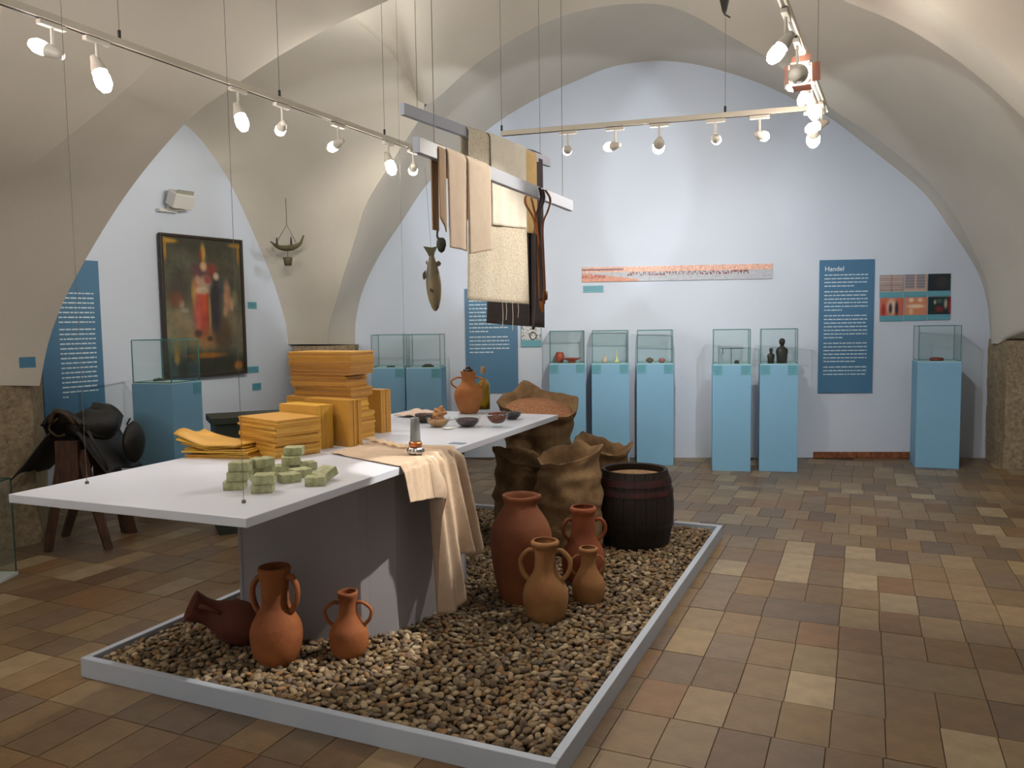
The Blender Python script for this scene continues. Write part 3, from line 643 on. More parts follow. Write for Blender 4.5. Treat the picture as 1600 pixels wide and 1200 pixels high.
# ------------------------------------------------------------------ plinths and glass covers
PBLUE=mat('sky_blue_plinth_paint',(122,172,204),.55,var=.03,vscale=3); PLAB=mat('teal_label_card',(96,160,176),.5); PINK_=mat('label_print',(66,122,146),.6)
GP=glassmat('pane_glass',(.965,.99,.985)); GE=mat('green_glass_edge',(60,120,116),.25); 
PH=1.13
def pedestal(c,w_,d_,rz,label,glabel,h=PH,gh=.35,labels=(-1,1),case=True,gi=.02):
    o=thing('display_plinth',label,'plinth',(c[0],c[1],0),rz,'sky blue display plinths')
    MB().box((0,0,h/2),(w_,d_,h)).build('body',PBLUE,o,bevel=.002)
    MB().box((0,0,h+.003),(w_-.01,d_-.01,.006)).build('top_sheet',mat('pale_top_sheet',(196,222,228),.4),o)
    for s in labels:
        lb=MB().box((s*(w_/2-.055),-d_/2-.002,h-.055),(.10,.004,.10)).build('label_card',PLAB,o)
        m=MB()
        for j in range(5): m.box((s*(w_/2-.055)-.006,-d_/2-.0045,h-.022-j*.016),(.08 if j<4 else .05,.001,.004))
        m.build('print_lines',PINK_,lb)
    if case:
        g=thing('glass_cover',glabel,'glass case',(c[0],c[1],h+.007),rz,'glass covers on the plinths')
        a=w_-gi; b=d_-gi; t=.005
        for cc,dd in (((0,-b/2,gh/2),(a,t,gh)),((0,b/2,gh/2),(a,t,gh)),((-a/2,0,gh/2),(t,b-t*2,gh)),((a/2,0,gh/2),(t,b-t*2,gh)),((0,0,gh+t/2),(a+t,b+t,t))):
            MB().box(cc,dd).build('pane',GP,g)
        m=MB(); e_=.0065
        for sx in(-1,1):
            for sy in(-1,1): m.box((sx*a/2,sy*b/2,gh/2),(e_,e_,gh))
            m.box((sx*a/2,0,gh+.003),(e_,b,e_)); m.box((0,sx*b/2,gh+.003),(a,e_,e_)); m.box((sx*a/2,0,.003),(e_,b,e_)); m.box((0,sx*b/2,.003),(a,e_,e_))
        m.build('edge_frame',GE,g)
    return o
brz=math.atan(-.05)
PED={}
names=['leftmost at the back wall','second at the back wall','third at the back wall','fourth at the back wall','fifth at the back wall']
for i,(x0,x1,y) in enumerate(((861,917,723),(928,986,725),(999,1056,727),(1119,1178,736),(1194,1252,737))):
    a=Z(x0,y,0); b=Z(x1,y,0); wd=float(np.linalg.norm(b-a)); c=(a+b)/2; rz=math.atan2(0-.03,1); ctr=(c[0],c[1]+.18)
    PED[i]=ctr; rz=-.85*math.atan2(ctr[0],ctr[1])
    cn=['with the red bowls','with two tiny pale objects','with two small pots','with a little scale','with dark bronze figures'][i]
    pedestal(ctr,wd,.36,rz,'blue display plinth '+cn+', '+names[i],'glass cover '+cn+', '+names[i],gh=.36)
a=Z(1443,732,0); b=Z(1507,732,0); PED[5]=((a[0]+b[0])/2,(a[1]+b[1])/2+.21); pedestal(PED[5],float(b[0]-a[0])-.0,.40,-R(19),'sky blue display plinth standing alone at far right beside the stone pier','glass cover over a dark red object, far right plinth',gh=.37,labels=())
# middle pair left of centre
for i,(x0,x1,y,nm) in enumerate(((580,636,570,'left one of the pair in the far corner'),(636,694,570,'right one of the pair in the far corner'))):
    a=Z(x0,y+1.5,1.13); q=Yp((x0+x1)/2,y,8.75+.0*i); wd=(x1-x0)/1252*8.55
    PED[6+i]=(q[0],8.9-.08*i); pedestal(PED[6+i],wd-.012,wd,R(-3),'sky blue display plinth, '+nm+' behind the wax','glass cover on the '+nm,gh=.35,labels=(1,))
cq=Z(262,601,PH); c1_=Z(212,599,PH); c2_=Z(309,596,PH)
d1=(c1_-cq)[:2]; d2=(c2_-cq)[:2]; ctr=cq[:2]+d1/2+d2/2; PED[8]=ctr
pedestal(ctr,float(np.linalg.norm(d2)),float(np.linalg.norm(d1)),math.atan2(d2[1],d2[0]),'sky blue display plinth in front of the painting on the left wall','glass cover on the plinth before the painting',gh=.36,labels=(1,))
# exhibits
def ex_at(i,dx,dy): return (PED[i][0]+dx,PED[i][1]+dy,PH+.0065)
def exo(name,label,cat,m,i,dx,dy,prf,seg=24,smooth=True,dz=0):
    o=MB().lathe(prf,seg).build(name,m,smooth=smooth); p=ex_at(i,dx,dy); o.location=(p[0],p[1],p[2]+dz); tag(o,label,cat); return o
RB=mat('red_slip_ware',(176,74,48),.35)
exo('pot','round red bowl-like pot in the leftmost back glass case','pot',RB,0,-.08,.05,[(.001,0),(.03,0),(.05,.03),(.058,.07),(.05,.10),(.04,.112),(.046,.12),(.04,.12),(.034,.10),(.001,.02)])
bp=PED[0]; exo('bowl','flat red footed dish in front of the red pot in the leftmost back case','bowl',RB,0,.05,-.08,[(.001,0),(.045,0),(.04,.02),(.09,.045),(.11,.055),(.105,.058),(.06,.04),(.001,.03)])
exo('figurine','tiny pale pink ointment flask, left one in the second back case','figurine',mat('pale_pink_glass',(214,184,166),.3),1,-.06,0,[(.001,0),(.022,0),(.03,.03),(.02,.055),(.007,.07),(.006,.10),(.01,.105),(.001,.105)])
exo('figurine','tiny pale yellow ointment flask, right one in the second back case','figurine',mat('pale_yellow_glass',(206,200,150),.3),1,.08,.03,[(.001,0),(.03,0),(.032,.015),(.012,.05),(.006,.09),(.005,.14),(.001,.14)])
exo('pot','small squat dark pot on the left in the third back case','pot',mat('dark_bronze_pot',(104,92,72),.5),2,-.05,.03,[(.001,.0),(.02,0),(.044,.02),(.045,.03),(.03,.045),(.012,.05),(.012,.055),(.001,.055)],dz=.0)
exo('pot','small round reddish pot on the right in the third back case','pot',mat('reddish_pot',(150,100,90),.5),2,.07,-.06,[(.001,0),(.02,0),(.038,.02),(.034,.04),(.02,.05),(.001,.045)])
BZ=mat('dark_bronze',(52,50,44),.45,metal=.4)
sc_=thing('balance_scale','little dark balance scale with thin beam in the fourth back case','scale',ex_at(3,0,0),R(0))
MB().tube([(0,0,0),(0,0,.16)],.003,6).build('post',BZ,sc_); MB().tube([(-.11,0,.158),(.13,0,.162)],.004,6).build('beam',BZ,sc_)
MB().tube([(-.09,0,.158),(-.09,0,.10)],.004,6).build('weight',BZ,sc_); MB().lathe([(.001,0),(.025,0),(.02,.03),(.001,.035)],16,(.06,0,.001)).build('pan',BZ,sc_,smooth=True)
def bust(label,i,dx,dy,s):
    p=ex_at(i,dx,dy); o=thing('bust',label,'statuette',p)
    MB().lathe([(.001,0),(.055*s,0),(.058*s,.08*s),(.066*s,.12*s),(.06*s,.15*s),(.025*s,.175*s),(.02*s,.19*s),(.001,.19*s)],20,fn=lambda q,th,k:(q.x*1.0,q.y*.6,q.z)).build('torso',BZ,o,smooth=True)
    MB().lathe([(.012*s,.18*s),(.026*s,.20*s),(.032*s,.225*s),(.028*s,.25*s),(.012*s,.262*s),(.001,.264*s)],18).build('head',BZ,o,smooth=True)
bust('larger dark bronze bust of a figure in the fifth back case',4,.045,.02,1.0)
bust('smaller dark bronze figure left of the larger bust in the fifth back case',4,-.085,-.02,.62)
exo('oval_box','flat dark red oval object in the far right glass case','box',mat('dark_red_lacquer',(120,46,40),.4),5,-.03,-.06,[(.001,0),(.06,0),(.075,.015),(.06,.035),(.001,.04)])
exo('brooch','small flat dark fibula in the right case of the far corner pair','brooch',BZ,7,.02,-.02,[(.001,0),(.07,0),(.065,.012),(.03,.03),(.001,.03)])
exo('fragment','thin dark fragment in the left case of the far corner pair','fragment',BZ,6,.0,-.02,[(.001,0),(.05,0),(.045,.008),(.001,.01)])
p=ex_at(8,-.02,0); m=MB(); m.tube([(-.09,0,.015),(-.04,0,.022),(.0,0,.014),(.1,.03,.02)],[.02,.03,.012,.004],10,flat=.5); o=m.build('bronze_ladle',mat('green_bronze',(60,72,62),.6),smooth=True); o.location=p; o.rotation_euler=(0,0,.5); tag(o,'dark green bronze ladle in the glass case before the painting','ladle')
# ------------------------------------------------------------------ panels on walls
PAN1=mat('steel_blue_panel',(70,116,150),.5,var=.0); TXT=mat('pale_panel_print',(200,220,230),.6)
def wpanel(W,x0,y0,x1,y1,name,label,cat,m,th=.012,yref=None,off=.012,group=None):
    s0,z0=W.hit(x0,y1); s1,z1=W.hit(x1,y0)
    if s1<s0: s0,s1=s1,s0
    c=W.at((s0+s1)/2,(z0+z1)/2,off+.002); o=thing(name,label,cat,c,W.rz(),group)
    w_,h_=s1-s0,z1-z0
    sg=-1 if (Matrix.Rotation(W.rz(),3,'Z')@Vector((0,-1,0))).dot(Vector(W.n))>0 else 1
    bd=MB().box((0,0,0),(w_,th,h_)).build('board',m,o); return o,w_,h_,sg*th/2,bd
def lines(o,w_,h_,yo,zs,xl,xr,hh,m,name='text_lines',short=None):
    b=MB(); sg=1 if yo>0 else -1
    for k_,z in enumerate(zs):
        x=xl; end=xr if not (short and k_ in short) else xl+(xr-xl)*short[k_]
        while x<end-.01:
            L0=min(random.uniform(.02,.07)*max(.5,w_/.6),end-x); b.box((x+L0/2,yo+sg*.0012,z),(L0,.0015,hh)); x+=L0+.009*max(.5,w_/.6)
    r__=b.build(name,m,o); r__['kind']='stuff'; return r__
def para(top,n,step): return [top-i*step for i in range(n)]
o,w_,h_,yo,bd=wpanel(WB,1277,405,1366,614,'text_panel','tall steel blue text panel headed Handel on the back wall','panel',PAN1)
zs=[]; z=h_/2-.17; sh={}
for nl in (4,6,7,6,6):
    for i in range(nl): zs.append(z); z-=.0415
    sh[len(zs)-1]=random.uniform(.4,.9); z-=.022
lines(o,w_,h_,yo,[q for q in zs if q>-h_/2+.2],-w_/2+.055,w_/2-.07,.011,TXT,short=sh)
cu=bpy.data.curves.new('heading','FONT'); cu.body='Handel'; cu.size=.075; cu.extrude=.001
fo=bpy.data.objects.new('tmp',cu); COL.objects.link(fo); dg=bpy.context.evaluated_depsgraph_get(); me=bpy.data.meshes.new_from_object(fo.evaluated_get(dg)); bpy.data.objects.remove(fo)
me.materials.clear(); me.materials.append(mat('white_lettering',(220,232,238),.6)); ho=bpy.data.objects.new('heading',me); COL.objects.link(ho); ho.parent=o; ho.location=(-w_/2+.055,yo+(-.003 if yo<0 else .003),h_/2-.125); ho.rotation_euler=(R(90),0,0)
o,w_,h_,yo,bd=wpanel(WB,729,450,808,614,'text_panel','steel blue text panel behind the hanging fabrics','panel',PAN1)
sh={9:.5,14:.6}
zs=para(h_/2-.1,16,.045); zs=zs[:10]+[q-.02 for q in zs[10:15]]
lines(o,w_,h_,yo,zs,-w_/2+.05,w_/2-.1,.012,TXT,short=sh)
# left wall panel
s1,zt=WL.hit(151,408); s0,_=WL.hit(66,600); _,zb=WL.hit(158,692)
c=WL.at((s0+s1)/2,(zt+.62)/2,.016); o=thing('text_panel','tall steel blue text panel on the left wall beside the stone pier','panel',c,WL.rz()); w_=s1-s0;h_=zt-.62
MB().box((0,0,0),(w_,.012,h_)).build('board',PAN1,o)
sgn=-1 if (Matrix.Rotation(WL.rz(),3,'Z')@Vector((0,-1,0))).dot(Vector(WL.n))>0 else 1; yo=sgn*.006
zs=para(h_/2-.3,22,.043); zs=zs[:7]+[q-.022 for q in zs[7:]]
lines(o,w_,h_,yo,zs,-w_/2+.16,w_/2-.06,.012,TXT,short={21:.15})
# image panels painted by a colour function on a fine grid
IMG=mat('printed_image',(128,128,128),.5,attr=True)
def image(o,w_,h_,yo,fn,nx,nz_,name='print',dx=0,dz=0,m=None):
    b=MB(); sg=1 if yo>0 else -1
    b.grid(lambda u,v:(dx+(u-.5)*w_*1.0,yo+sg*.002,dz+(v-.5)*h_),nx,nz_,cfn=lambda u,v:lin(np.clip(fn(u,v),0,255))); return b.build(name,m or IMG,o)
def blobs(base,bl):
    def f(u,v):
        c=np.array(base(u,v) if callable(base) else base,float)
        for (cx,cy,sx,sy,col,st) in bl:
            g=math.exp(-(((u-cx)/sx)**2+((v-cy)/sy)**2)**2.2)*st; c=c*(1-g)+np.array(col,float)*g
        return c
    return f
o,w_,h_,yo,bd=wpanel(WB,909.5,412,1206.5,441,'panorama_print','very long narrow harbour panorama print on the back wall','print',mat('print_board',(196,190,190),.6))
o.rotation_euler[1]=-.006*0
def pano(u,v):
    sky=(214,170,152) if v>.62 else (172,176,186)
    c=np.array(sky,float)+14*nz((u*60,v*6,1))
    if v>.62: c=c*(1-.2*nz((u*90,v*20,4)))
    if .40<v<.60 and (.24<u<.88):
        if nz((u*160,v*4,7))>.05: c=np.array((120,70,66))
    if u<.30 and v<.55+.0*u and v<.62-u*1.6: c=np.array((200,140,116))+18*nz((u*70,v*9,2)); 
    if u<.22 and .78<v<.88: c=np.array((130,92,98))
    if u<.12 and .22<v<.45 and nz((u*150,v*12,5))>0: c=np.array((150,70,70))
    return c
image(o,w_,h_,yo,pano,240,16)
def labelc(W,x0,y0,x1,y1,label,m=PLAB):
    o,w_,h_,yo,bd=wpanel(W,x0,y0,x1,y1,'wall_label',label,'label',m,th=.004,off=.006)
    lines(o,w_,h_,yo,para(h_/2-h_*.25,3,h_*.22),-w_/2+.01,w_/2-.012,min(.006,h_*.07),PINK_); return o
labelc(WB,911,446,943,457,'small teal label under the left end of the panorama print')
labelc(WL,387,472,400,482,'small teal label right of the painting, upper one near the pier')
labelc(WL,381,572,403,583,'wide teal label at the lower right corner of the painting')
labelc(WL,394,598,407,610,'lowest small teal label below the painting corner')
# six prints
cols=[1373,1411,1448,1485]
def script(u,v): return np.array((176,158,152))+ (-28 if int(v*14)%2 else 6)+10*nz((u*30,v*30,1)) - (20 if abs(u-.5)<.02 else 0)
def script2(u,v): return (np.array((150,142,150)) if (.05<u<.46 or .54<u<.94) and .15<v else np.array((206,176,160)))+ (-16 if int(v*12)%2 else 4)
fns=[script,script2,blobs((30,36,44),[(.6,.5,.3,.4,(56,54,60),1),(.95,.5,.1,.5,(30,60,50),1)]),
 blobs((196,104,80),[(.5,.5,.22,.5,(214,196,176),.9),(.45,.4,.08,.3,(60,50,66),1),(.72,.4,.08,.4,(50,44,60),1),(.15,.3,.1,.4,(150,40,40),.8)]),
 blobs((206,132,100),[(.5,.5,.4,.12,(226,206,180),1),(.3,.85,.12,.12,(230,214,190),1),(.7,.85,.12,.12,(226,206,180),.9),(.3,.2,.1,.2,(220,190,150),.8)]),
 blobs((26,44,44),[(.97,.5,.08,.6,(160,24,36),1),(.5,.3,.2,.2,(130,40,50),.9),(.3,.7,.06,.14,(190,180,160),1),(.78,.6,.08,.3,(190,180,160),.9),(.5,.75,.16,.14,(80,110,100),.8)])]
desc=['pale manuscript print, top left of the six small prints','two-column manuscript print, top middle of the six small prints','nearly black print, top right of the six small prints','red and white figure print, bottom left of the six small prints','orange and cream print, bottom middle of the six small prints','dark green print with red edge, bottom right of the six small prints']
for rr,(ya,yb) in enumerate(((429.5,465),(465.5,502))):
    for cc in range(3):
        i=rr*3+cc; dy=-cc*1.
        o,w_,h_,yo,bd=wpanel(WB,cols[cc]+.6,ya+dy,cols[cc+1]-.6,yb+dy,'small_print',desc[i],'print',PLAB,th=.008)
        image(o,w_,h_*.76,yo,fns[i],26,18,dz=h_*.12)
o,w_,h_,yo,bd=wpanel(WB,814,500,846,542,'small_print','black and white line drawing print below the hanging dark cloth','print',PLAB,th=.008)
image(o,w_*.92,h_*.66,yo,lambda u,v:np.array((200,204,208))-(90 if nz((u*14,v*10,3))>.18 else 0),30,24,dz=h_*.08)
# sign on the right pier and small label on the left pier
q=Yp(1601,448,8.25); o=MB().box((0,0,0),(.16,.01,.24)).build('wall_sign',mat('sign_grey_blue',(120,146,160),.5)); o.location=tuple(q); tag(o,'small blue-grey sign at the right edge on the pier','sign')
b_=MB().box((0,-.006,-.09),(.16,.004,.06)).build('blue_strip',mat('strong_blue',(40,96,170),.5),o)
# painting on the left wall
s0,zt0=WL.hit(242,366); s1,zt1=WL.hit(371,374); _,zb0=WL.hit(253,592)
w_=s1-s0; h_=(zt0+zt1)/2-zb0; c=WL.at((s0+s1)/2,zb0+h_/2,.05); pt=thing('painting','large dark-framed religious oil painting of a robed figure on clouds on the left wall','painting',c,WL.rz())
FRM=mat('dark_frame_wood',(46,38,30),.5); yo=sgn*.02; fw=.028
for cc,dd in (((0,yo*.6,h_/2-fw/2),(w_,.045,fw)),((0,yo*.6,-h_/2+fw/2),(w_,.045,fw)),((-w_/2+fw/2,yo*.6,0),(fw,.045,h_-2*fw)),((w_/2-fw/2,yo*.6,0),(fw,.045,h_-2*fw))):
    MB().box(cc,dd).build('frame_rail',FRM,pt,bevel=.004)
pf_=blobs(lambda u,v:np.array((84,84,68))+16*nz((u*5,v*5,2))+9*nz((u*25,v*30,8))+np.array((40,36,26))*math.exp(-((v-.35)/.2)**2),[
 (.5,1,.6,.12,(58,56,46),.7),(.18,.62,.16,.14,(70,64,58),.6),(.85,.5,.15,.4,(58,56,48),.5),
 (.5,.32,.42,.07,(142,124,94),.7),(.18,.42,.12,.07,(140,124,96),.8),(.82,.4,.12,.1,(130,112,84),.7),
 (.5,.26,.19,.09,(150,116,70),.9),(.72,.3,.12,.12,(78,58,40),.8),(.47,.5,.12,.22,(170,66,52),1),(.40,.52,.05,.22,(186,96,84),.8),(.5,.54,.06,.1,(196,84,46),.9),
 (.63,.52,.09,.24,(50,44,48),.95),(.5,.68,.1,.06,(170,160,140),.8),(.45,.77,.13,.05,(96,60,70),.8),(.6,.78,.08,.05,(150,60,50),.7),(.5,.80,.045,.04,(196,160,124),1),(.5,.9,.035,.07,(176,146,70),1),(.47,.88,.02,.05,(150,50,46),.8),
 (.42,.70,.035,.03,(190,150,120),.9),(.55,.70,.05,.03,(150,60,54),.9),(.47,.62,.10,.03,(196,190,160),.8),(.36,.60,.03,.10,(176,140,70),.8),(.56,.45,.02,.16,(180,150,90),.7),(.40,.30,.05,.03,(60,52,44),.8),(.55,.26,.04,.02,(60,44,34),.8),(.72,.66,.03,.06,(60,70,84),.8),(.86,.52,.03,.05,(200,160,130),.8),(.77,.47,.03,.04,(190,140,110),.8),(.2,.52,.04,.03,(190,180,150),.7),(.25,.47,.05,.02,(150,150,140),.7),(.13,.2,.04,.07,(150,130,60),.5),(.28,.15,.05,.06,(70,80,70),.8),
 (.66,.73,.04,.03,(206,180,150),.9),(.8,.58,.05,.12,(186,136,106),.9),(.9,.56,.05,.07,(140,130,90),.7),(.14,.55,.09,.06,(120,72,50),.8),
 (.5,.07,.6,.1,(46,46,38),.85),(.5,.135,.26,.022,(148,98,42),1),(.12,.13,.035,.06,(160,124,44),.9),(.36,.12,.05,.05,(90,84,50),.8),(.92,.05,.06,.035,(180,110,40),.9),
 (.06,.97,.13,.018,(180,136,52),1),(.03,.92,.02,.09,(170,126,50),1),(.94,.97,.1,.018,(170,126,50),.9),(.97,.9,.02,.08,(160,120,48),.9)])
image(pt,w_-2*fw,h_-2*fw,yo*.6,pf_,64,96,name='canvas',m=mat('oil_canvas',(128,128,128),.35,attr=True,var=.25,vscale=9))
# emergency lamp box on the wall
el=thing('emergency_lamp','white box floodlight on a wall bracket above the painting','lamp',WL.at(*WL.hit(262,322),.0),WL.rz()); WHT=mat('white_lamp_plastic',(206,206,202),.5)
s_=-1 if sgn<0 else 1
MB().box((-.04,s_*.04,-.055),(.2,.07,.03)).build('bracket',WHT,el,bevel=.004); MB().tube([(-.05,s_*.06,-.03),(.08,s_*.13,-.03)],.028,12).build('ballast',WHT,el,smooth=True)
MB().box((.03,s_*.17,.05),(.22,.14,.15),rot=Matrix.Rotation(R(28)*s_*-1,3,'X')).build('housing',WHT,el,bevel=.01)
MB().box((.03,s_*.235,.08),(.18,.006,.11),rot=Matrix.Rotation(R(28)*s_*-1,3,'X')).build('lens',mat('grey_lens',(150,152,140),.3),el)
# hanging wooden boat with bucket
bp_=Yp(449,384,8.6); hb=thing('hanging_boat','small carved wooden boat hanging from a nail on the vault pier','model boat',bp_,R(-12))
BWD=mat('weathered_green_wood',(104,96,70),.8,rgb2=(78,72,52),vscale=12,bump=.3); DRK=mat('dark_iron',(48,44,42),.6)
def hull(u,v):
    x=(u-.5)*.37; e_=1-abs(2*u-1)**2.2; wv=(v-.5)*2; y=.045*e_*wv+.002*wv; z=.055*abs(2*u-1)**2.6+(.05 if u>.9 else 0)*(u-.9)*10-.045*math.sqrt(max(0,1-wv*wv))*max(.15,e_)
    return (x,y,z)
o=MB().grid(hull,30,10).build('hull',BWD,hb,smooth=True); md=o.modifiers.new('s','SOLIDIFY'); md.thickness=.012
for x in(-.12,.045): MB().tube([(x,0,-.01),(x,0,.05),(x,0,.09)],[.012,.010,.006],8).build('figure_post',DRK,hb,smooth=True)
MB().tube([(-.13,0,.03),(-.0,0,.22),(.10,0,.03)],.0035,6).build('sling',DRK,hb); MB().tube([(0,0,.22),(0,0,.50)],.004,6).build('rope',mat('rope',(120,108,90),.9),hb)
MB().lathe([(.001,-.21),(.036,-.21),(.046,-.15),(.05,-.125),(.04,-.12),(.001,-.13)],20).build('bucket',BWD,hb,smooth=True); MB().tube([(0,0,-.12),(.005,0,-.04)],.003,6).build('bucket_cord',DRK,hb)
# ------------------------------------------------------------------ green chest behind the wax
gc=Z(335,660,.93); ch=thing('chest','dark green chest with a flat overhanging lid behind the beeswax','chest',(-1.75,6.35,0),R(26))
GRC=mat('dark_green_paint',(44,54,46),.5)
q1=Yp(325,646,5.7); 
ch.location=(-2.1,6.35,0)
MB().box((0,0,.43),(.55,.36,.86)).build('body',GRC,ch,bevel=.004); MB().box((0,0,.885),(.61,.42,.05)).build('lid',GRC,ch,bevel=.004)
# ------------------------------------------------------------------ saddle on trestle
tr=thing('trestle','rustic dark wooden trestle stand carrying the black saddle by the stone pier','trestle',(-3.2,5.95,0),R(-4))
WD=mat('old_brown_wood',(84,54,36),.7,rgb2=(56,34,24),vscale=8,bump=.4,stretch=(6,6,1))
lg=[Z(75,862,0),Z(170,858,0),Z(102,838,0),Z(188,832,0)]
inv=Matrix.Rotation(R(4),3,'Z')
for k_,p in enumerate(lg):
    l=inv@Vector((p[0]+3.2,p[1]-5.95,0)); sx=-1 if k_%2==0 else 1; fy=-.17 if k_<2 else .2
    top=Vector((sx*.06,fy,.72)); l.z=0
    ax=(l-top).normalized(); m=MB(); m.tube([l,top],[.036,.05],4); m.build('leg',WD,tr)
MB().prism([(-.085,-.235),(.085,-.235),(.085,-.19),(-.085,-.19)],.40,.80).build('end_board',WD,tr,bevel=.004)
o=tr.children[-1]; 
for v in o.data.vertices:
    if v.co.z<.5: v.co.x*=1.9
MB().prism([(-.07,.19),(.07,.19),(.07,.235),(-.07,.235)],.45,.80).build('end_board',WD,tr,bevel=.004)
MB().box((0,0,.72),(.11,.38,.09)).build('beam',WD,tr,bevel=.006)
SAD=mat('black_saddle_leather',(26,24,22),.5,bump=.25,bscale=40,coat=.0); SAD2=mat('brown_saddle_leather',(58,42,20),.45)
sd=thing('saddle','black leather riding saddle resting on the wooden trestle','saddle',(-3.2,5.95,.0),R(-4))
def seat(u,v):
    y=(v-.5)*.56; x=(u-.5)*2; wd=.15+.05*math.sin(PI*v)
    top=.90+.10*(2*v-1)**2+(.05*math.exp(-((v-.06)/.06)**2))+(.03*math.exp(-((v-.95)/.08)**2)); return (x*wd,y,top-.10*abs(x)**2.2)
o=MB().grid(seat,20,24).build('seat',SAD,sd,smooth=True); o.modifiers.new('s','SOLIDIFY').thickness=.03
m=MB(); m.lathe([(.001,-.13),(.10,-.12),(.17,-.05),(.18,.02),(.13,.09),(.06,.12),(.001,.125)],28,fn=lambda p,th,i:(p.x*.88+.07,p.y*1.25,p.z+.88+.05*math.sin(th)**2*(1 if p.y>0 else .3))); m.build('cushion',SAD,sd,smooth=True)
for s in(-1,1):
    def flap(u,v,s=s):
        d=v; xx=s*(.10+.30*d**.9*(1 if s<0 else .62)); yy=(u-.5)*(.50-.06*d)-.02+(-.05*d if s<0 else .05*d); zz=.90-.34*d-.10*math.sin(PI*d)*.2+.015*math.sin(u*7)-(.04*(1-math.cos((u-.5)*3)))
        return (xx,yy,zz)
    o=MB().grid(flap,16,16).build('flap',SAD,sd,smooth=True); o.modifiers.new('s','SOLIDIFY').thickness=.012
MB().tube(resample([(-.08,-.27,.93),(-.03,-.285,1.02),(.05,-.285,1.0),(.1,-.26,.92)],12),.018,8).build('pommel',SAD2,sd,smooth=True)
MB().tube(resample([(.13,-.2,.92),(.2,-.22,.8),(.26,-.2,.66),(.27,-.18,.58)],12),.014,6,flat=.4).build('stirrup_strap',SAD,sd,smooth=True)
MB().tube(resample([(-.02,-.27,.97),(-.1,-.26,.90),(-.04,-.262,.84),(.02,-.262,.85)],14),.009,8).build('girth_buckle_strap',SAD2,sd,smooth=True)
def bag(u,v):
    th=u*2*PI; r=math.sin(PI*min(.999,max(.001,v)))**.5
    return (.31+.055*r*math.cos(th),.12+.13*r*math.sin(th),.58+.32*v)
MB().grid(bag,20,14).build('saddlebag',SAD,sd,smooth=True)
MB().tube([(.3,.05,.88),(.33,.05,.93)],.006,6).build('toggle',SAD,sd)
# ------------------------------------------------------------------ glass case at left edge
cc=Z(29,893,.02); lc_=thing('floor_glass_case','low floor-standing glass case cut by the left edge of the photo','glass case',(cc[0]-.40,cc[1]-.30,0),0)
MB().box((.0,.0,.012),(.80,.6,.024)).build('base',mat('white_case_base',(206,214,216),.4),lc_,bevel=.003)
hh=.66
for c_,d_ in (((0,-.29,hh/2),(.78,.005,hh-.05)),((0,.29,hh/2),(.78,.005,hh-.05)),((-.39,0,hh/2),(.005,.57,hh-.05)),((.39,0,hh/2),(.005,.57,hh-.05)),((0,0,hh-.02),(.79,.59,.005))): MB().box(c_,d_).build('pane',GP,lc_)
m=MB()
for sx in(-1,1):
    for sy in(-1,1): m.box((sx*.39,sy*.29,hh/2),(.007,.007,hh-.04))
    m.box((sx*.39,0,hh-.017),(.007,.58,.007)); m.box((0,sx*.29,hh-.017),(.78,.007,.007))
m.build('edge_frame',mat('dark_glass_edge',(40,74,70),.25),lc_)
# small label on pier
q=Z(47,566,1.34) if 0 else Yp(47,566,5.62); o=MB().box((0,0,0),(.10,.006,.075)).build('pier_label',mat('blue_label',(66,120,150),.5)); o.location=(q[0],q[1]-.03,q[2]); o.rotation_euler=(0,0,R(45)); tag(o,'small blue label on the left pier above the stone plinth','label')
# ------------------------------------------------------------------ hanging beams and textiles
BEAM=mat('pale_blue_beam_paint',(176,184,200),.45)
CEILZ=4.9
def beam(px0,py0,px1,py1,z,label,hgt=.062,wdt=.03):
    a=Z(px0,py0,z);b=Z(px1,py1,z); L0=float(np.linalg.norm(b-a)); c=(a+b)/2; yaw=math.atan2(b[1]-a[1],b[0]-a[0])
    o=thing('hanging_beam',label,'beam',c,yaw,'hanging beams over the table'); MB().box((0,0,0),(L0,wdt,hgt)).build('beam_board',BEAM,o,bevel=.002)
    for s in(-.42,.42): MB().tube([(s*L0,0,hgt/2),(s*L0,0,CEILZ-z-.6)],.0016,5).build('wire',mat('thin_steel_wire',(96,92,88),.5),o)
    return a,b,c,yaw,L0
a1,b1_,cA,yA,LA=beam(650,226,892,322,2.30,'lower pale blue beam hung in front, carrying the folded cloth and straps')
a2,b2_,cB,yB,LB=beam(628,170,858,254,2.74,'upper pale blue beam hung behind, carrying the long woven fabrics')
def onbeam(a,b,px):
    # parameter along beam whose projection has pixel x = px
    lo,hi=-.3,1.3
    for _ in range(40):
        m_=(lo+hi)/2
        if pr(a+(b-a)*m_)[0]<px: lo=m_
        else: hi=m_
    return a+(b-a)*m_
def zfor(p,py):
    lo,hi=-1,5
    for _ in range(40):
        m_=(lo+hi)/2
        if pr((p[0],p[1],m_))[1]>py: lo=m_
        else: hi=m_
    return m_
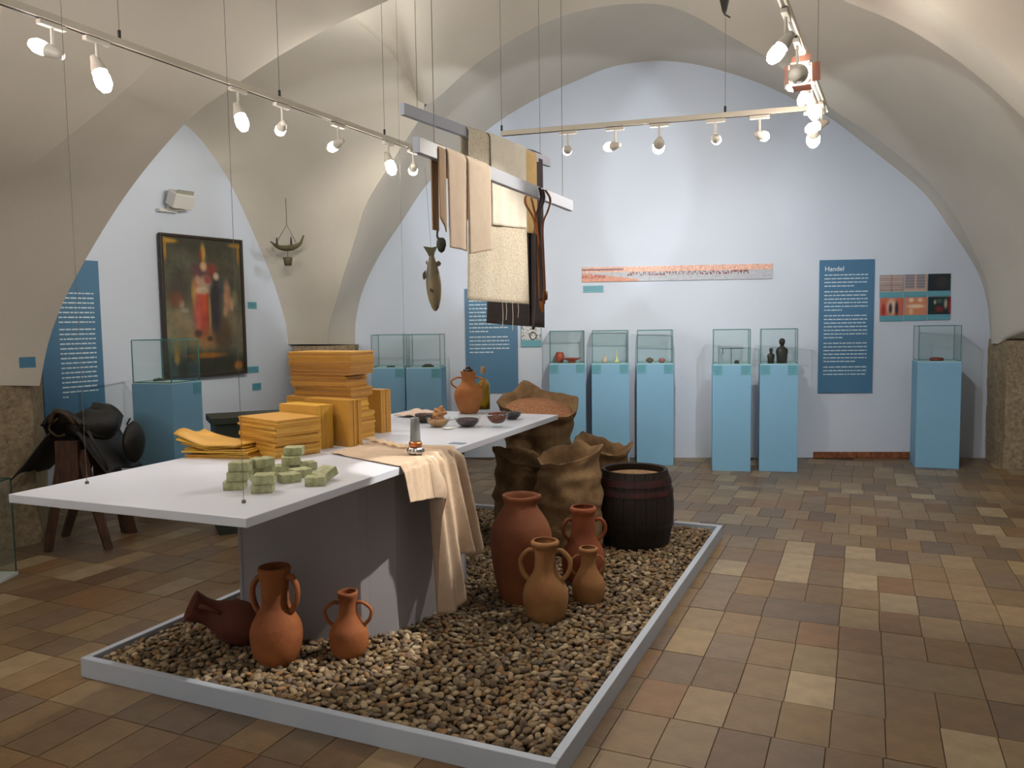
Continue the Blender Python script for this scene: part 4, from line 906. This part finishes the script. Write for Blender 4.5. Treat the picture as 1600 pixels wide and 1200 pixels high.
def drape(name,label,a,b,px0,px1,zt,yl0,yl1,m,off=.02,back=None,amp=.008,fr=9,flare=0,th=.004,parent=None,ph=0,cat='fabric',waves=1):
    """cloth folded over a beam: front panel down to pixel rows yl0 (left) and yl1 (right); back panel drop"""
    p=onbeam(a,b,px0); q=onbeam(a,b,px1); d=(q-p); d=d/np.linalg.norm(d); n=np.array([d[1],-d[0],0])
    zl=zfor(p+n*off,yl0); zr=zfor(q+n*off,yl1); bk=back if back is not None else .5*(zt-zl)
    def f(u,v):
        base=p+(q-p)*u; L=zt-(zl+(zr-zl)*u); tot=bk+.0+L; s=v*tot
        if s<bk: t=(bk-s); o_=-off; z=zt-t
        else: t=s-bk; o_=off; z=zt-t
        r=min(1,t/.03); wv=amp*min(1,t*2.5)*(math.sin(u*fr+ph)+.5*math.sin(u*fr*2.3+1+t*2))
        base=base+d*(flare*t*(u-.5)*2)
        pnt=base+n*(o_*r**.5+wv*waves)
        return (pnt[0],pnt[1],z+.004)
    o=MB().grid(f,26,60).build(name,m,smooth=True); md=o.modifiers.new('s','SOLIDIFY'); md.thickness=th; md.offset=0
    if parent: o.parent=parent; return o
    return tag(o,label,cat)
CREAM=mat('cream_handwoven_linen',(238,230,212),.9,rgb2=(216,204,182),vscale=70,bump=.6,bscale=150); PINKB=mat('pinkish_beige_cloth',(226,206,186),.9,var=.06,vscale=20,bump=.2,bscale=180)
OCH=mat('ochre_cloth',(222,190,136),.9,var=.08,vscale=20,bump=.2); CHAR=mat('charcoal_felt',(74,68,70),.95,var=.1,vscale=30,bump=.2); GREYL=mat('grey_band',(150,144,140),.9)
zB=2.74+.034; zA=2.30+.034
drape('woven_fabric','long cream handwoven linen length hanging from the upper beam to below the others',a2,b2_,726,812,zB,470,476,CREAM,off=.03,back=.55,amp=.006,flare=.045,th=.006)
drape('woven_fabric','shorter cream linen layer hanging over the long cream length on the upper beam',a2,b2_,757,812,zB+.007,352,358,mat('light_cream_linen',(244,238,224),.9,var=.05,vscale=20,bump=.4,bscale=140),off=.045,back=.4,amp=.006,th=.004)
drape('woven_fabric','ochre yellow cloth hanging right of the cream lengths on the upper beam',a2,b2_,812,834,zB,364,366,OCH,off=.02,back=.5,amp=.003,th=.004)
# dark cloth behind, hanging lower
drape('dark_fabric','charcoal cloth hanging lowest behind the cream lengths on the upper beam',a2,b2_,826,845,zB+.004,508,512,CHAR,off=.012,back=1.2,amp=.003,th=.006)
p=onbeam(a2,b2_,845); n_=np.array([ (b2_-a2)[1],-(b2_-a2)[0],0]); n_/=np.linalg.norm(n_)
# broad lower part of the dark cloth
q0=Yp(760,505,p[1]+.12); q1=Yp(851,512,p[1]+.12)
def dk(u,v):
    x=q0*(1-u)+q1*u; ztop=Yp(840,330,p[1]+.12)[2]; zb=x[2]
    z=zb+(ztop-zb)*v; cur=.03*math.sin(v*3)*(1-u)
    return (x[0]+(.05*(v)*(1-u))+.0,x[1]+.02*math.sin(u*6),z+cur)
o=MB().grid(dk,20,30).build('dark_fabric',CHAR,smooth=True); o.modifiers.new('s','SOLIDIFY').thickness=.005; tag(o,'broad rear fall of charcoal cloth showing under the cream linen','fabric')
# fringe threads of the cream linen
for i,px in enumerate((775,781,791,800)):
    r0=onbeam(a2,b2_,px); z0=zfor(r0+n_*.03,474); z1=zfor(r0+n_*.03,[512,500,516,496][i])
    m=MB(); rr=r0+n_*.03; m.tube([(rr[0],rr[1],z0+.01),(rr[0]+.003,rr[1],(z0+z1)/2),(rr[0]-.002,rr[1],z1)],.0018,5); o=m.build('loose_thread',mat('pale_thread',(220,214,200),.9)); tag(o,'thin pale fringe thread hanging below the cream linen','thread','fringe threads below the cream linen')
# pinkish folded cloth on the lower beam
drape('folded_cloth','pinkish beige cloth folded over the left of the lower beam, left half',a1,b1_,692,722,zA,388,394,PINKB,off=.022,back=.12,amp=.006,fr=4,th=.006)
drape('folded_cloth','pinkish beige cloth folded over the left of the lower beam, wider right half',a1,b1_,722,757,zA,398,392,mat('pinkish_beige_cloth_light',(230,212,192),.9,var=.05,vscale=20,bump=.2,bscale=180),off=.028,back=.12,amp=.003,fr=3,th=.006)
drape('folded_cloth','narrow beige cloth strip at the left end of the lower beam',a1,b1_,679,690,zA,341,364,mat('tan_cloth',(176,150,122),.9),off=.018,back=.35,amp=.003,fr=4,th=.005)
# leather straps
STB=[mat('dark_leather',(52,38,44),.45),mat('tan_leather',(170,104,44),.45),mat('brown_leather',(120,70,48),.45)]
pS=onbeam(a1,b1_,838); dA=(b1_-a1)/np.linalg.norm(b1_-a1); nA=np.array([dA[1],-dA[0],0])
def strap(label,pts,m,r=.008,flat=.35):
    P=[]
    for (x,y,o_) in pts:
        q=pS+nA*o_; d=ray(x,y); nn=nA; P.append(_C+d*np.dot(q-_C,nn)/np.dot(d,nn))
    o=MB().tube(resample(P,30),r,6,flat=flat).build('leather_strap',m,smooth=True); return tag(o,label,'strap')
strap('dark leather rein looping over the lower beam, longest of the bundle',[(843,293,.03),(846,310,.03),(838,340,.03),(836,380,.03),(837,430,.03),(836,480,.03),(833,515,.03)],STB[0],.009)
strap('tan leather strap leftmost of the looped bundle',[(822,306,.035),(821,318,.035),(834,342,.035),(838,370,.035),(842,420,.035),(843,455,.035),(846,485,.035)],STB[1],.007)
strap('reddish brown strap rightmost of the looped bundle',[(852,297,.04),(860,312,.04),(856,330,.04),(848,352,.04),(849,400,.04),(851,450,.04),(850,475,.04)],STB[2],.007)
strap('short bright tan strap second from left in the bundle',[(830,309,.045),(834,325,.045),(838,345,.045),(843,400,.045),(845,440,.045),(848,488,.045)],STB[1],.006)
strap('dark leather strap middle of the bundle hanging straight down',[(848,296,.05),(850,312,.05),(843,335,.05),(843,380,.05),(846,440,.05),(845,470,.05)],STB[0],.008)
q=pS+nA*.04; dz=Yp(833,525,q[1]); o=MB(); o.tube([tuple(dz+np.array([.018*math.cos(t),0,.02*math.sin(t)])) for t in np.linspace(0,2*PI,14)],.003,6,cap=False); o=o.build('buckle',mat('dark_buckle',(50,48,50),.4,metal=.6),smooth=True); tag(o,'dark metal ring buckle at the lowest strap end','buckle')
dz=Yp(851,462,q[1]); o=MB(); o.lathe([(.001,-.03),(.016,-.02),(.018,.02),(.001,.03)],10,tuple(dz)); o=o.build('brass_fitting',mat('old_brass',(120,84,50),.5,metal=.5),smooth=True); tag(o,'knotted brown fitting on the right side of the straps','fitting')
# fish and ladle
fq=Yp(677,437,3.55); fish=thing('hanging_fish','life-size silver brown fish hanging head down left of the fabrics','fish',fq,R(8)); fish.rotation_euler=(0,R(-3),R(8))
FSH=mat('fish_skin',(150,134,104),.35,rgb2=(96,92,74),vscale=5,bump=.1,bscale=120,stretch=(3,1,1)); FIN=mat('fish_fin',(92,82,62),.5)
zs_=[-.138,-.13,-.11,-.08,-.03,.02,.06,.09,.105]; rs_=[.003,.012,.020,.028,.033,.030,.022,.014,.011]
P_=resample(list(zip(rs_,zs_)),26)
MB().lathe([(.001,P_[0][1])]+[tuple(x) for x in P_]+[(.001,P_[-1][1])],24,fn=lambda p,th,i:(p.x,p.y*.55,p.z)).build('body',FSH,fish,smooth=True)
def finm(poly,t=.003): 
    n_=len(poly); m=MB(); m.add([(x,-t/2,z) for x,z in poly]+[(x,t/2,z) for x,z in poly],[tuple(range(n_)),tuple(range(2*n_-1,n_-1,-1))]+[(i,n_+i,n_+(i+1)%n_,(i+1)%n_) for i in range(n_)]); return m
finm([(-.010,.098),(.010,.098),(.014,.115),(.030,.145),(.004,.140),(-.034,.148),(-.018,.118)]).build('tail_fin',mat('tail_green',(98,98,66),.45),fish)
finm([(-.030,.01),(-.042,.0),(-.046,.015),(-.044,.03),(-.030,.045)]).build('dorsal_fin',FIN,fish); finm([(-.020,.065),(-.028,.075),(-.02,.09)]).build('adipose_fin',FIN,fish)
finm([(.022,.055),(.036,.06),(.04,.07),(.03,.082),(.018,.075)]).build('anal_fin',FIN,fish)
m=MB(); ball(m,(.012,-.012,-.118),.004); m.build('eye',mat('fish_eye',(20,20,20),.2),fish,smooth=True); finm([(-.004,-.06),(-.020,-.05),(-.018,-.038),(-.002,-.046)]).build('pectoral_fin',FIN,fish).location=(0,-.02,0)
zc=2.30-.034-fq[2]
MB().tube([(0,0,.14),(0,0,max(.3,zc+.02))],.0008,5).build('line',mat('thin_line',(120,120,116),.5),fish)
lq=Yp(688,376,3.6); ld=thing('ladle','dark green metal scoop hanging just above the fish','ladle',lq)
MB().tube([(-.012,0,.045),(-.014,0,.02),(-.004,0,0),(.004,0,-.02)],[.008,.008,.012,.016],8,flat=.6).build('handle',mat('dark_green_metal',(54,56,46),.5),ld,smooth=True)
MB().lathe([(.001,-.055),(.014,-.045),(.022,-.02),(.02,.0),(.012,.012),(.001,.014)],16,(.004,0,0),fn=lambda p,th,i:(p.x,p.y*.6,p.z)).build('scoop',mat('dark_green_metal',(54,56,46),.5),ld,smooth=True)
MB().tube([(-.012,0,.045),(-.012,0,2.3-lq[2])],.0008,5).build('line',mat('thin_line',(120,120,116),.5),ld)
# thin suspension wires that reach the table
WIRE=mat('thin_steel_wire',(96,92,88),.5)
for (x,y,l_) in ((136,756,'leftmost thin steel wire from the vault to the near left of the table'),(381,786,'thin steel wire from the vault down to the near table corner by the soap'),(634,640,'thin steel wire from the vault to the far left corner of the table')):
    q=Z(x,y,T); o=thing('suspension_wire',l_,'wire',q); MB().tube([(0,0,0),(0,0,3.1)],.001,5).build('wire',WIRE,o); MB().lathe([(.001,0),(.008,0),(.008,.01),(.002,.014),(.001,.014)],10).build('foot',WIRE,o)
# ------------------------------------------------------------------ lighting tracks and spots
TRK=mat('white_track_aluminium',(196,190,176),.45); TZ=3.0
def track(px0,py0,px1,py1,label,rods,ext0=0,ext1=0):
    a=Z(px0,py0,TZ); b=Z(px1,py1,TZ); d=(b-a)/np.linalg.norm(b-a); a=a-d*ext0; b=b+d*ext1; L0=float(np.linalg.norm(b-a)); c=(a+b)/2
    o=thing('light_track',label,'track',c,math.atan2(d[1],d[0])); MB().box((0,0,0),(L0,.036,.034)).build('rail',TRK,o,bevel=.002)
    MB().box((0,0,-.018),(L0-.02,.012,.004)).build('slot',mat('dark_slot',(60,58,54),.6),o)
    for px in rods:
        q=onbeam(a,b,px); s=float((q-c)@d); zt=1.05
        r=MB().tube([(s,0,.017),(s,0,zt)],.002,6).build('rod',mat('grey_rod',(120,114,106),.5),o); MB().tube([(s,0,.017),(s,0,.06)],.008,8).build('lower_ferrule',mat('black_ferrule',(40,38,38),.5),r)
    return a,b,o
tA0,tA1,_=track(0,0,690,247,'long white lighting track running along the left side above the table',(187,437,601),1.5,0)
tB0,tB1,_=track(783,209,1290,167,'white lighting track crossing in front of the back wall',(784,1133),0,0)
tC0,tC1,_=track(1225,4,1290,172,'white lighting track coming towards the viewer at upper right',(1277,),1.2,0)
HSG=mat('white_spot_housing',(205,200,190),.4)
LENS=emit('lamp_lens',(1,.93,.82),60); LENSC=emit('lamp_lens_dim',(1,.88,.9),12)
def head(px,py,tr_,aim,power,label,ang=50,dim=False,big=1.,col=WARM,drop=.13,barn=False,lit=True,blend=.6):
    a,b=tr_; q=onbeam(a,b,px); d=(b-a)/np.linalg.norm(b-a); yaw=math.atan2(d[1],d[0])
    o=thing('spotlight',label,'spotlight',(q[0],q[1],TZ-.02),0,'track spotlights'); 
    MB().box((0,0,-.012),(.13,.03,.022),rz=yaw).build('adapter',HSG,o,bevel=.003)
    MB().tube([(0,0,-.02),(0,0,-drop+.02)],.008,8).build('arm',HSG,o)
    cpos=Vector((0,0,-drop)); av=(Vector(aim)-Vector((q[0],q[1],TZ-.02-drop))).normalized(); Mx=av.to_track_quat('Z','Y').to_matrix()
    r=.030*big; L0=.08*big
    pfh=[(.001,-L0*.6),(r*.55,-L0*.6),(r*.7,-L0*.3),(r,L0*.1),(r*1.05,L0*.3),(r*1.05,L0*.34),(r*.95,L0*.34),(r*.9,L0*.25),(.001,L0*.2)]
    hs=MB().lathe(pfh,24,tuple(cpos),M=Mx).build('lamp_housing',HSG,o,smooth=True)
    MB().lathe([(.001,L0*.2),(r*.85,L0*.3),(r*1.1,L0*.65),(r*1.08,L0*1.05),(r*.65,L0*1.38),(.001,L0*1.48)],20,tuple(cpos),M=Mx).build('lens',LENSC if dim else LENS,hs,smooth=True)
    if barn:
        for k_ in range(4):
            th=k_*PI/2; rot=Mx@Matrix.Rotation(th,3,'Z')@Matrix.Rotation(R(25),3,'Y'); m=MB(); m.box((0,0,0),(.004,r*1.9,r*1.6),rot=rot); c2=cpos+Mx@(Matrix.Rotation(th,3,'Z')@Vector((r*1.45,0,L0*1.1)))
            m.v=[tuple(Vector(v)+c2) for v in m.v]; m.build('barn_door',mat('pinkish_barn_door',(220,150,130),.4),o)
    if lit:
        sp_=spot((0,0,0),(0,0,-1),power,ang,col,r*.8,blend); sp_.parent=o; sp_.location=cpos+av*(L0*1.75); sp_.rotation_euler=av.to_track_quat('-Z','Y').to_euler()
    return o
for (q_,am,pw_) in (((.9,6.1,3.1),(.9,6.6,5),18),((2.4,5.7,3.1),(3.2,7.2,4.6),8),((-1.05,6.2,3.12),(-1.9,7.0,4.6),55)):
    spot(q_,am,pw_,150,(1,.95,.88),.08,1.,'added_vault_fill')  # bare spots without housing, added above the rails to brighten the vault
spot((1.45,4.5,2.95),(3.5,5.1,3.0),45,66,(1,.97,.9),.06,1.,'added_arch_fill')  # extra unseen spot, added to lift the right arch soffit
tA_=(tA0,tA1); tB_=(tB0,tB1); tC_=(tC0,tC1)
def onwall(W,x,y): return tuple(W.at(*W.hit(x,y)))
head(80,40,tA_,(-4.2,3.8,3.8),110,'dim pinkish spotlight at the far left of the left track',dim=True,col=(1,.7,.6),ang=90)
head(150,70,tA_,(-1.2,3.6,T),34,'bright spotlight with angled bracket, second from left on the left track',ang=70,big=1.15)
head(371,120,tA_,(-.9,4.3,T),38,'bright spotlight above the painting on the left track',ang=60,big=1.1)
head(440,145,tA_,onwall(WL,330,450),60,'small dim spotlight fourth along the left track',dim=True,ang=60)
head(528,172,tA_,onwall(WL,230,420),90,'spotlight fifth along the left track',ang=60)
head(606,200,tA_,(-.3,5.6,T),40,'very bright spotlight second from the right end of the left track',ang=60,big=1.15)
head(645,215,tA_,onwall(WB,640,420),70,'very bright spotlight at the right end of the left track',ang=70,big=1.1)
head(887,200,tB_,onwall(WB,860,300),62,'violet-tinted spotlight leftmost on the cross track',ang=56,dim=True,col=COOL,blend=.22)
head(961,195,tB_,onwall(WB,585,300),62,'small spotlight second on the cross track',ang=50,dim=True,col=COOL,blend=.22)
head(1030,190,tB_,onwall(WB,1000,430),230,'largest bright spotlight in the middle of the cross track',ang=84,blend=1.,big=1.25)
head(1118,182,tB_,onwall(WB,1170,300),62,'small spotlight fourth on the cross track',ang=56,dim=True,col=COOL,blend=.22)
head(1187,176,tB_,onwall(WB,1490,300),30,'spotlight fifth on the cross track near the right corner',ang=52,col=COOL,blend=.22)
head(1272,168,tB_,onwall(WB,1250,620),95,'round ring spotlight at the right end of the cross track',ang=90,big=1.3,col=COOL)
head(1228,10,tC_,(-.84,3.72,.24),300,'spotlight cut by the top edge on the right track',ang=17,blend=.15)
head(1246,58,tC_,(3.0,7.0,3.8),22,'large glowing pinkish spotlight with barn doors on the right track',ang=60,big=1.6,barn=True,col=(1,.6,.5),drop=.16)
head(1255,90,tC_,(-.2,3.65,2.0),110,'small spotlight below the barn-door lamp on the right track',ang=34,big=.9)
head(1268,118,tC_,(3.0,6.0,0),95,'slanted oval spotlight on the right track',ang=95)
head(1261,104,tC_,(.35,4.15,.2),95,'tiny lamp between the two small ones on the right track',ang=62,big=.8)
head(1284,150,tC_,(.0,4.9,2.0),150,'spotlight nearest the corner on the right track',ang=38)
q=onbeam(tC0,tC1,1276); jb=thing('junction_box','pale rectangular connector box at the corner of the tracks','box',(q[0]-.14,q[1]-.05,TZ+.02)); MB().box((0,0,0),(.12,.08,.07)).build('housing',HSG,jb,bevel=.004)
# dark hanging piece at the top of the frame
dq=Yp(1132,8,4.2); dp=thing('hanging_ornament','dark pointed metal piece hanging at the very top of the photo','ornament',dq); MB().lathe([(.001,-.05),(.012,-.03),(.028,.04),(.03,.08),(.001,.09)],6).build('body',DRK,dp); MB().tube([(0,0,-.045),(.03,0,-.062)],.004,6).build('hook',DRK,dp); MB().tube([(0,0,.09),(0,0,.9)],.002,5).build('cord',DRK,dp)
